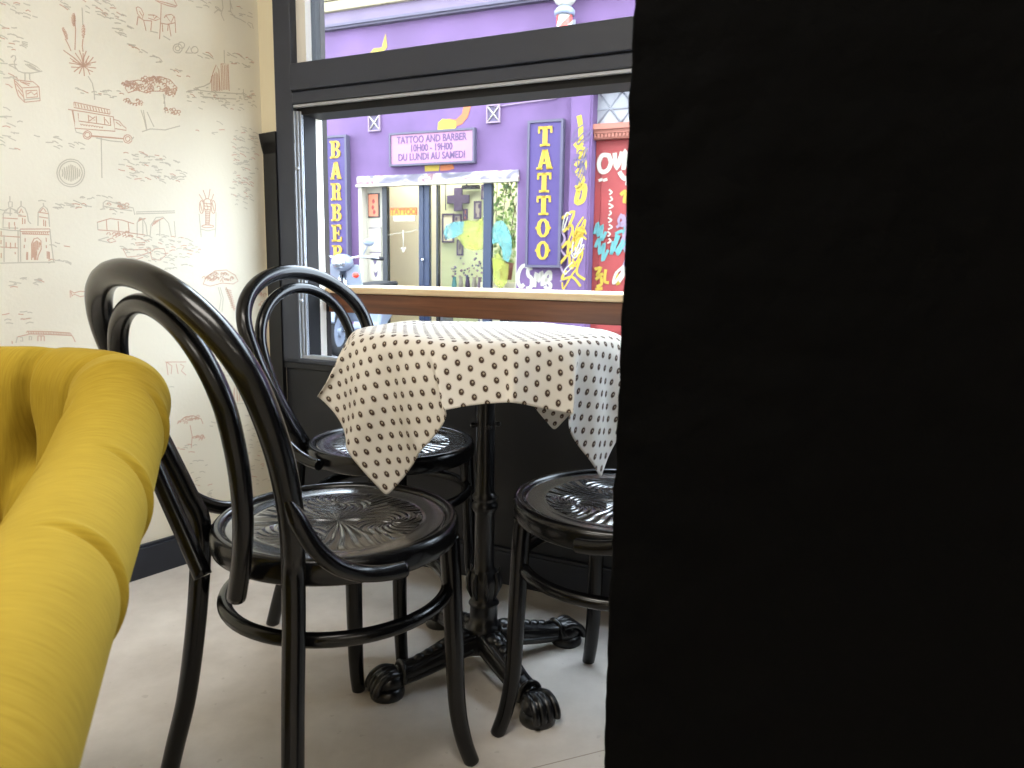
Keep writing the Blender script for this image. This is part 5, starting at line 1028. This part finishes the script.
# boards with lettering
def western(mb, ch, x, z, w_, h, y0, th, mi=0):
    """tall slab-serif capitals built from bars"""
    def b(x0, x1, z0, z1): mb.box(x+x0*w_, x+x1*w_, y0-th, y0, z+z0*h, z+z1*h, mi)
    def slant(x0, x1, t): mb.prism([(x+(x0-t/2)*w_, z), (x+(x0+t/2)*w_, z), (x+(x1+t/2)*w_, z+h), (x+(x1-t/2)*w_, z+h)], y0-th, y0, mi)
    def bow(cx, cz, rx_, rz_, tx, tz, a0, a1):
        n = 10; P = []
        for k in range(n+1):
            a = R(a0+(a1-a0)*k/n); P.append((x+(cx+rx_*math.cos(a))*w_, z+(cz+rz_*math.sin(a))*h))
        Q = []
        for k in range(n, -1, -1):
            a = R(a0+(a1-a0)*k/n); Q.append((x+(cx+(rx_-tx)*math.cos(a))*w_, z+(cz+(rz_-tz)*math.sin(a))*h))
        for k in range(n):
            mb.prism([P[k], P[k+1], Q[n-k-1], Q[n-k]], y0-th, y0, mi)
    if ch in ('B', 'R', 'E'):
        b(-.36, -.06, 0, 1); b(-.5, .02, 0, .11); b(-.5, .02, .89, 1)
    if ch == 'B':
        b(-.1, .1, .89, 1); b(-.1, .1, 0, .11); b(-.1, .1, .46, .56); bow(.08, .76, .36, .24, .26, .12, -90, 90); bow(.08, .27, .40, .27, .26, .12, -90, 90)
    if ch == 'R':
        b(-.1, .1, .89, 1); b(-.1, .1, .46, .57); bow(.08, .735, .38, .265, .26, .12, -90, 90); b(.14, .40, .08, .48); b(.12, .5, 0, .11)
    if ch == 'E':
        b(-.1, .42, .89, 1); b(-.1, .46, 0, .11); b(-.1, .24, .45, .56); b(.3, .42, .72, 1); b(.34, .46, 0, .28); b(.16, .24, .36, .65)
    if ch == 'A':
        slant(-.34, -.02, .24); slant(.34, .02, .32); b(-.22, .22, .28, .38); b(-.52, -.16, 0, .11); b(.14, .52, 0, .11); b(-.16, .16, .92, 1.0)
    if ch == 'T':
        b(-.15, .15, 0, 1); b(-.32, .32, 0, .11); b(-.46, .46, .87, 1); b(-.46, -.34, .66, 1); b(.34, .46, .66, 1)
    if ch == 'O':
        bow(0, .5, .44, .5, .26, .12, 0, 360); b(-.5, -.3, .44, .56); b(.3, .5, .44, .56)
def long_board(name, label, word, cx, zt, zb, w_, lt, lb, lw, lh):
    o = MB(); o.box(cx-w_/2, cx+w_/2, -.075, -.012, zb, zt)
    ro = o.build('sign_board', M['purple_dark'], bevel=.004, **F0); tag(ro, label, 'sign')
    e = MB(); t = .028
    e.box(cx-w_/2-t, cx-w_/2, -.09, -.005, zb-t, zt+t); e.box(cx+w_/2, cx+w_/2+t, -.09, -.005, zb-t, zt+t); e.box(cx-w_/2, cx+w_/2, -.09, -.005, zt, zt+t); e.box(cx-w_/2, cx+w_/2, -.09, -.005, zb-t, zb)
    e.build('border', M['purple_edge'], ro)
    n = len(word); pitch = (lt-lb-lh)/(n-1)
    for k, ch in enumerate(word):
        l_ = MB(); western(l_, ch, cx, lt-lh-k*pitch, lw, lh, -.075, .012); l_.build('letter', M['yellow'], ro)
    return ro
long_board('sign_board', 'tall purple sign with yellow letters reading BARBER downwards', 'BARBER', -2.58, 2.62, .985, .30, 2.58, 1.01, .165, .222)
long_board('sign_board', 'tall purple sign with yellow letters reading TATTOO downwards', 'TATTOO', .367, 2.63, 1.0, .385, 2.585, 1.06, .19, .222)
o = MB(); o.box(-1.735, -.575, -.06, -.012, 2.245, 2.605)
hs = o.build('sign_board', M['pink'], bevel=.004, **F0); tag(hs, 'pink opening hours board above the shop window', 'sign')
e = MB()
for a in ((-1.76, -1.735, 2.22, 2.63), (-.575, -.55, 2.22, 2.63), (-1.735, -.575, 2.605, 2.63), (-1.735, -.575, 2.22, 2.245)): e.box(a[0], a[1], -.075, -.005, a[2], a[3])
e.build('border', M['purple_edge'], hs)
for s_, z_ in (('TATTOO AND BARBER', 2.495), ('10H00 - 19H00', 2.39), ('DU LUNDI AU SAMEDI', 2.285)):
    l_ = MB(); text_into(l_, s_, -1.155, z_, .122, -.062, .004, wscale=.78, offset=.0025); l_.build('lettering', M['pink_ink'], hs)
for so in [x for x in sc.objects if x.name.startswith('sign_board')]: so.location = so.location + Vector((math.cos(A_F)*.035, math.sin(A_F)*.035, -.03))
# square crossed vents
for S, lab in ((-1.977, 'square crossed vent grille between the BARBER sign and the pink board'), (-.291, 'square crossed vent grille beside the TATTOO sign')):
    v = empty('vent_grille', FQ + Vector((math.cos(A_F), math.sin(A_F), 0))*S + Vector((0, 0, 2.752)), A_F, lab, 'vent', 'crossed vent grilles')
    m_ = MB(); m_.box(-.075, .075, -.01, -.001, -.095, .095); m_.build('backing', M['violet_dark'], v)
    m_ = MB(); t = .016
    m_.box(-.09, .09, -.03, -.001, .09, .09+t); m_.box(-.09, .09, -.03, -.001, -.09-t, -.09); m_.box(-.09, -.075, -.03, -.001, -.09, .09); m_.box(.075, .09, -.03, -.001, -.09, .09); m_.build('rim', M['lilac_paint'], v)
    m_ = MB(); m_.tube([(-.078, -.02, -.09), (.078, -.02, .09)], .008, 6); m_.tube([(.078, -.02, -.09), (-.078, -.02, .09)], .008, 6); m_.build('cross_bar', M['paper'], v)
# barber's pole
bp_ = empty('barber_pole', FQ + Vector((math.cos(A_F), math.sin(A_F), 0))*.66, A_F, 'white globed barber pole with red stripes fixed high on the purple wall', 'barber pole')
YB = -.24
m_ = MB(); m_.lathe([(.085, 3.15), (.085, 3.68)], 24, c=(0, YB, 0)); m_.build('cylinder', M['white_enamel'], bp_)
m_ = MB()
for k in range(3):
    st = [(.088*math.cos(2*PI*t/24+k*2*PI/3), YB+.088*math.sin(2*PI*t/24+k*2*PI/3), 3.16+.5*t/24) for t in range(25)]
    vs = []; 
    for t, p in enumerate(st): vs += [(p[0], p[1], max(3.15, p[2]-.04)), (p[0], p[1], min(3.68, p[2]+.04))]
    m_.add(vs, [(2*t, 2*t+1, 2*t+3, 2*t+2) for t in range(24)], 0, True)
m_.build('stripe', M['pole_red'], bp_)
m_ = MB(); m_.lathe([(.09, 3.67), (.11, 3.68), (.115, 3.72), (.09, 3.75), (.07, 3.77)], 24, c=(0, YB, 0)); m_.build('collar', M['pale_blue'], bp_)
m_ = MB(); m_.lathe([(.07, 3.08), (.11, 3.11), (.11, 3.15), (.09, 3.16)], 24, c=(0, YB, 0)); m_.build('collar', M['pale_blue'], bp_)
m_ = MB(); m_.ball((0, YB, 3.90), .135, 24); m_.build('globe', M['white_enamel'], bp_)
m_ = MB(); m_.box(-.03, .03, YB+.08, 0, 3.2, 3.23); m_.box(-.03, .03, YB+.08, 0, 3.62, 3.65); m_.box(-.05, .05, -.02, 0, 3.15, 3.7); m_.build('bracket', M['grey'], bp_)

# what hangs in the shop
def fpos(S, y, z): return FQ + Vector((math.cos(A_F)*S-math.sin(A_F)*y, math.sin(A_F)*S+math.cos(A_F)*y, z))
def picture(S, z, w_, h, frame_m, art_m, label, y=.985, blots=None):
    p = empty('picture', fpos(S, y, z), A_F, label, 'picture', 'framed pictures in the shop')
    m_ = MB(); t = .022
    m_.box(-w_/2, w_/2, -.02, 0, h/2-t, h/2); m_.box(-w_/2, w_/2, -.02, 0, -h/2, -h/2+t); m_.box(-w_/2, -w_/2+t, -.02, 0, -h/2, h/2); m_.box(w_/2-t, w_/2, -.02, 0, -h/2, h/2); m_.build('frame', M[frame_m], p)
    m_ = MB(); m_.box(-w_/2+.01, w_/2-.01, -.008, -.001, -h/2+.01, h/2-.01)
    r_ = random.Random(int(abs(S)*997))
    for k in range(3):
        x, zz = r_.uniform(-.3, .3)*w_, r_.uniform(-.3, .3)*h; m_.ball((x, -.008, zz), (w_*.14, .003, h*.13), 10, 1)
    m_.build('print', [M[art_m], M['violet_dark']], p)
picture(-1.43, 1.48, .19, .40, 'violet_dark', 'palewall', 'tall thin framed picture in the middle pane behind the teal patch')
picture(-1.28, 1.56, .13, .22, 'violet_dark', 'paper', 'small framed picture hung beside the tall one in the shop')
picture(-.97, 1.72, .11, .24, 'violet_dark', 'paper', 'narrow framed picture close to the broad navy post in the shop')
picture(-1.24, 1.21, .10, .22, 'violet_dark', 'paper', 'lowest framed picture on the pale green shop wall')
picture(-1.16, 1.66, .07, .16, 'violet_dark', 'poster_red', 'tiny coral picture in the shop window middle pane')
picture(-.88, 1.96, .07, .2, 'violet_dark', 'paper', 'slim picture high up next to the lamp bar in the shop')
m_ = MB()
for dx, dz in ((0, .10), (0, -.10), (-.11, 0), (.11, 0), (0, 0)): m_.box(-1.27+dx-.065, -1.27+dx+.065, .955, .99, 1.87+dz-.06, 1.87+dz+.06)
tag(m_.build('wall_plaque', M['violet_dark'], bevel=.012, **F0), 'violet cross shaped cluster plaque on the shop wall', 'plaque')
m_ = MB(); m_.box(-1.18, -.93, .90, .97, 2.00, 2.05); m_.box(-1.13, -1.11, .92, .94, 2.05, 2.6)
tag(m_.build('lamp_bar', M['blackish'], **F0), 'dark bar lamp hanging at the top of the middle pane', 'lamp')
m_ = MB(); m_.tube([(-1.43, .9, 1.72), (-1.43, .9, 2.05), (-1.42, .9, 2.6)], .008, 6)
tag(m_.build('hanging_cord', M['violet_dark'], **F0), 'thin cord hanging beside the violet plaque in the shop', 'cord')
# lit-coloured sign in the door pane
ts = empty('window_sign', fpos(-1.6, .075, 1.60), A_F, 'small orange TATTOO sign hanging in the shop door pane', 'sign')
m_ = MB(); m_.box(-.19, .19, -.012, .0, -.012, .085); m_.build('panel', M['yellow2'], ts)
m_ = MB(); m_.box(-.20, .20, -.016, -.012, .075, .088); m_.box(-.2, -.19, -.016, -.0, -.01, .085); m_.box(.19, .2, -.016, 0, -.01, .085); m_.build('border', M['orange'], ts)
m_ = MB(); text_into(m_, 'TATTOO', 0, .0, .10, -.013, .004, wscale=.92, offset=.004); m_.build('lettering', M['red_orange'], ts)
m_ = MB(); m_.box(-.15, .17, -.012, 0, -.085, -.014); m_.build('lower_strip', M['paper'], ts)
sa = MB(); sa.tube([(-1.615, .08, 1.40), (-1.615, .08, 1.16)], .008, 6); sa.prism([(-1.66, 1.18), (-1.57, 1.18), (-1.615, 1.11)], .078, .084); sa.tube([(-1.9, .082, 1.33), (-1.72, .082, 1.36), (-1.5, .082, 1.38), (-1.37, .082, 1.42)], .004, 6)
tag(sa.build('arrow_sticker', M['paper'], **F0), 'thin white arrow pointing down under the TATTOO sign', 'sticker')
# posters on the white side panel
o = MB(); o.box(-2.16, -1.985, .085, .10, 1.57, 1.885); po = o.build('poster', M['blackish'], **F0); tag(po, 'framed coral poster on the white panel beside the shop door', 'poster')
o = MB(); o.box(-2.145, -2.0, .079, .086, 1.585, 1.87); 
for x, z in ((-2.07, 1.78), (-2.08, 1.70), (-2.06, 1.64)): o.ball((x, .079, z), (.022, .003, .03), 10, 1)
o.build('print', [M['poster_red'], M['red_door']], po)
for z0, z1, lab in ((1.15, 1.44, 'blank white notice under the coral poster'), (.74, 1.12, 'white notice with dark leaf marks, lowest on the side panel')):
    o = MB(); o.box(-2.15, -1.965, .09, .10, z0, z1); n_ = o.build('notice', M['paper'], **F0); tag(n_, lab, 'notice', 'notices on the side panel')
    e = MB(); e.box(-2.15, -1.965, .087, .091, z1-.012, z1); e.build('heading_rule', M['violet_dark'], n_)
    if z0 < 1:
        for x, z in ((-2.06, 1.0), (-2.05, .83)):
            e = MB(); e.prism([(x-.035, z+.035), (x, z+.012), (x+.03, z+.045), (x+.02, z-.02), (x-.005, z-.05), (x-.025, z-.01)], .086, .09); e.build('mark', M['violet_dark'], n_)
# coloured film shapes on the panes
def film(mm, poly, label):
    m_ = MB(); m_.prism(poly, .080 if mm[0] == 'o' else .074, .084 if mm[0] == 'o' else .078); tag(m_.build('window_film', M[mm], **F0), label, 'sticker')
film('olive_film', [(-.78, 1.48), (-.70, 1.52), (-.55, 1.50), (-.452, 1.56), (-.452, 1.16), (-.6, 1.14), (-.72, 1.18), (-.82, 1.30)], 'olive green patch on the middle pane beside the broad post')
film('teal_film', [(-1.02, 1.36), (-.98, 1.46), (-.85, 1.50), (-.72, 1.50), (-.74, 1.36), (-.86, 1.30), (-.97, 1.28)], 'pale teal oblong patch on the middle pane')
film('teal_film', [(-.335, 1.42), (-.28, 1.50), (-.2, 1.51), (-.12, 1.42), (-.07, 1.30), (-.06, 1.12), (-.11, 1.0), (-.18, 1.04), (-.2, 1.18), (-.26, 1.24), (-.33, 1.22)], 'rounded teal patch on the pane next to the TATTOO sign')
film('olive_film', [(-.33, 1.05), (-.25, 1.12), (-.16, 1.0), (-.10, .98), (-.12, .76), (-.2, .66), (-.30, .74)], 'yellow green patch low on the pane next to the TATTOO sign')
# plants
def leafy(name, S, y, z0, z1, rx_, n, label, seed, pot_z=None):
    r_ = random.Random(seed); p = empty(name, fpos(S, y, z0), A_F, label, 'plant')
    for mm in ('leaf', 'leaf_light'):
        m_ = MB()
        for k in range(n):
            x, yy, z = r_.gauss(0, rx_*.5), r_.gauss(0, .07), r_.uniform(0, z1-z0); a, t, l = r_.uniform(0, 6.28), r_.uniform(-.6, .6), r_.uniform(.04, .085)
            dx, dz = math.cos(a)*l, math.sin(a)*l; nx, nz_ = -dz*.3, dx*.3
            m_.add([(x, yy, z), (x+dx*.5+nx, yy+t*.03, z+dz*.5+nz_), (x+dx, yy+t*.06, z+dz), (x+dx*.5-nx, yy+t*.03, z+dz*.5-nz_)], [(0, 1, 2, 3)])
        f_ = m_.build('foliage', M[mm], p); f_['kind'] = 'stuff'
    m_ = MB()
    for k in range(5): m_.tube([(r_.uniform(-.03, .03), 0, 0), (r_.gauss(0, rx_*.4), 0, (z1-z0)*.5), (r_.gauss(0, rx_*.6), 0, z1-z0)], .006, 5)
    m_.build('stem', M['dark_wood'], p)
    m_ = MB(); m_.lathe([(.07, -.22), (.10, 0), (.085, 0), (.06, -.2)] , 16); m_.build('pot', M['salmon'], p)
    return p
leafy('leafy_plant', -.30, .45, 1.0, 2.1, .22, 150, 'tall leafy plant behind the pane next to the TATTOO sign', 3)
m_ = MB(); m_.box(-.6, .0, .3, .6, GZ+.1, .75); tag(m_.build('display_plinth', M['palewall'], bevel=.01, **F0), 'pale plinth carrying the leafy plant in the shop', 'plinth')
tbm = MB(); tbm.box(-1.25, -.62, .35, .75, .60, .64)
for x in (-1.22, -.65): tbm.box(x-.02, x+.02, .4, .7, GZ, .6)
tag(tbm.build('display_table', M['grey'], **F0), 'grey display table low behind the middle pane', 'table')
r_ = random.Random(5)
for k, (x, z, mm) in enumerate(((-1.08, .64, 'teal_glaze'), (-.98, .64, 'paper'), (-.88, .64, 'violet_dark'), (-.78, .64, 'paper'), (-.70, .64, 'lilac_paint'))):
    h = (.30, .42, .36, .48, .40)[k]; v = empty('flower_vase', fpos(x, .5, z), A_F, ('teal vase of blue blooms first on the display table', 'white vase of pale blooms second on the display table', 'dark violet vase in the middle of the display table', 'white vase with the tallest blooms on the display table', 'lilac vase last on the display table by the broad post')[k], 'vase', 'vases on the display table')
    m_ = MB(); m_.lathe([(.025, 0), (.036, .06), (.022, .14), (.028, .17)], 14); m_.build('vase', M[mm], v)
    m_ = MB()
    for q in range(9): m_.ball((max(-.03, min(.03, r_.gauss(0, .02))), r_.gauss(0, .02), r_.uniform(.17, h)), r_.uniform(.012, .018), 8, q % 3)
    f_ = m_.build('bloom', [M['paper'], M['lilac_paint'], M['blue_grey']], v); f_['kind'] = 'stuff'

# scooter parked in the street
sco = empty('motor_scooter', fpos(-1.58, -.95, GZ), A_F+R(-78), 'pale blue grey scooter parked below the BARBER sign', 'scooter')
sco.scale = (1.07, 1.07, 1.07)                             # local: +x forward
def wheel(x):
    m_ = MB(); m_.tube([(x+.20*math.cos(2*PI*k/28), 0, .25+.20*math.sin(2*PI*k/28)) for k in range(28)], .05, 12, closed=True, ax=(0, 1, 0)); wv = m_.build('wheel', M['rubber'], sco)
    m_ = MB(); m_.T = Matrix.Translation((x, 0, .25)) @ Matrix.Rotation(PI/2, 4, 'X'); m_.lathe([(.15, -.02), (.15, .02)], 24); m_.lathe([(.05, -.05), (.05, .05)], 16); m_.build('rim', M['pale_blue'], wv)
wheel(.62); wheel(-.58)
m_ = MB(); m_.tube([(.62, .07, .25), (.52, .07, .62), (.44, .0, .92)], .022, 8); m_.tube([(.62, -.07, .25), (.52, -.07, .62), (.44, 0, .92)], .022, 8); m_.build('fork', M['chrome'], sco)
m_ = MB(); m_.tube(smooth_path([(.84, 0, .36), (.78, 0, .50), (.62, 0, .55), (.44, 0, .46)], 6), .07, 12, flat=.5); m_.build('mudguard', M['pale_blue'], sco)
m_ = MB(); m_.add([(.40, -.22, .35), (.40, .22, .35), (.47, .24, .65), (.44, .17, .95), (.44, -.17, .95), (.47, -.24, .65), (.35, -.2, .35), (.35, .2, .35), (.41, .22, .65), (.38, .15, .95), (.38, -.15, .95), (.41, -.22, .65)],
    [(0, 1, 2, 5), (5, 2, 3, 4), (6, 11, 8, 7), (11, 10, 9, 8), (0, 6, 7, 1), (1, 7, 8, 2), (2, 8, 9, 3), (3, 9, 10, 4), (4, 10, 11, 5), (5, 11, 6, 0)]); m_.build('leg_shield', M['pale_blue'], sco, bevel=.015)
m_ = MB(); m_.ball((.47, 0, .97), (.10, .12, .09), 16); m_.build('headlamp_cowl', M['pale_blue'], sco)
m_ = MB(); m_.ball((.55, 0, .97), (.03, .07, .06), 14); m_.build('headlamp', M['chrome'], sco)
m_ = MB(); m_.tube(smooth_path([(.34, -.36, 1.02), (.42, -.18, 1.03), (.44, 0, 1.0), (.42, .18, 1.03), (.34, .36, 1.02)], 5), .014, 8); m_.build('handlebar', M['chrome'], sco)
for sy in (1, -1):
    m_ = MB(); m_.tube([(.35, sy*.27, 1.022), (.31, sy*.40, 1.015)], .021, 10); m_.build('grip', M['rubber'], sco)
    m_ = MB(); m_.tube([(.41, sy*.2, 1.03), (.43, sy*.27, 1.15)], .006, 6); m_.ball((.43, sy*.28, 1.18), (.015, .06, .04), 12); m_.build('mirror', M['pale_blue'], sco)
    m_ = MB(); m_.ball((.50, sy*.16, .84), (.03, .035, .03), 10); m_.build('indicator', M['red_lamp'], sco)
m_ = MB(); m_.prism([(.40, .28), (-.15, .28), (-.25, .62), (-.85, .66), (-.88, .50), (-.45, .30), (-.3, .2), (.38, .2)], -.17, .17); m_.build('body', M['pale_blue'], sco, bevel=.04)
m_ = MB(); m_.prism([(-.12, .64), (-.85, .70), (-.86, .77), (-.5, .76), (-.15, .74)], -.14, .14); m_.build('seat', M['rubber'], sco, bevel=.03)
m_ = MB(); m_.box(-.92, -.88, -.06, .06, .5, .6); m_.build('tail_lamp', M['red_lamp'], sco)


# ---------------------------------------------------------------- light
w = bpy.data.worlds.new('day'); sc.world = w; w.use_nodes = True
bg = w.node_tree.nodes['Background']; bg.inputs['Color'].default_value = (.74, .87, 1, 1); bg.inputs['Strength'].default_value = 15.0
def area(name, loc, rot, sx, sy, power, col=(1, .93, .82)):
    l = bpy.data.lights.new(name, 'AREA'); l.shape = 'RECTANGLE'; l.size = sx; l.size_y = sy; l.energy = power; l.color = col
    o = bpy.data.objects.new(name, l); COL.objects.link(o); o.location = loc; o.rotation_euler = rot; return o
area('ceiling_light', (-.45, .15, 2.58), (0, 0, 0), 1.2, .6, 40, (1, .95, .86))
area('ceiling_light', (-1.9, -1.5, 2.58), (0, 0, 0), 1.4, .6, 38, (1, .95, .86))
area('ceiling_light', (.9, -1.6, 2.58), (0, 0, 0), 1.2, .5, 16, (1, .95, .86))
area('shop_fill_light', fpos(-1.0, .62, 2.55), (0, 0, A_F), 2.6, .4, 62, (1, .97, .88))  # unseen lamp added to brighten the shop interior

# ---------------------------------------------------------------- camera
cam = bpy.data.cameras.new('camera'); co = bpy.data.objects.new('camera', cam); COL.objects.link(co)
cam.sensor_fit = 'HORIZONTAL'; cam.sensor_width = 36; cam.lens = 36*727.15/1024; cam.clip_start = .02
cam.dof.use_dof = True; cam.dof.focus_distance = 1.45; cam.dof.aperture_fstop = 11
P_, R_ = R(8.73), R(.913)
fwd = Vector((0, math.cos(P_), -math.sin(P_))); upv = Vector((0, math.sin(P_), math.cos(P_))); rt = Vector((1, 0, 0))
c, s = math.cos(R_), math.sin(R_)
rx = rt*c + upv*s; ux = -rt*s + upv*c
co.matrix_world = Matrix(((rx.x, ux.x, -fwd.x, 0), (rx.y, ux.y, -fwd.y, 0), (rx.z, ux.z, -fwd.z, .8787), (0, 0, 0, 1)))
sc.camera = co
vs_ = sc.view_settings; vs_.view_transform = 'Standard'; vs_.look = 'None'; vs_.exposure = 0; vs_.gamma = 1; vs_.use_curve_mapping = False
sc.cycles.use_denoising = True
sc.cycles.max_bounces = 10; sc.cycles.diffuse_bounces = 6; sc.cycles.transparent_max_bounces = 12
sc.cycles.sample_clamp_indirect = 6
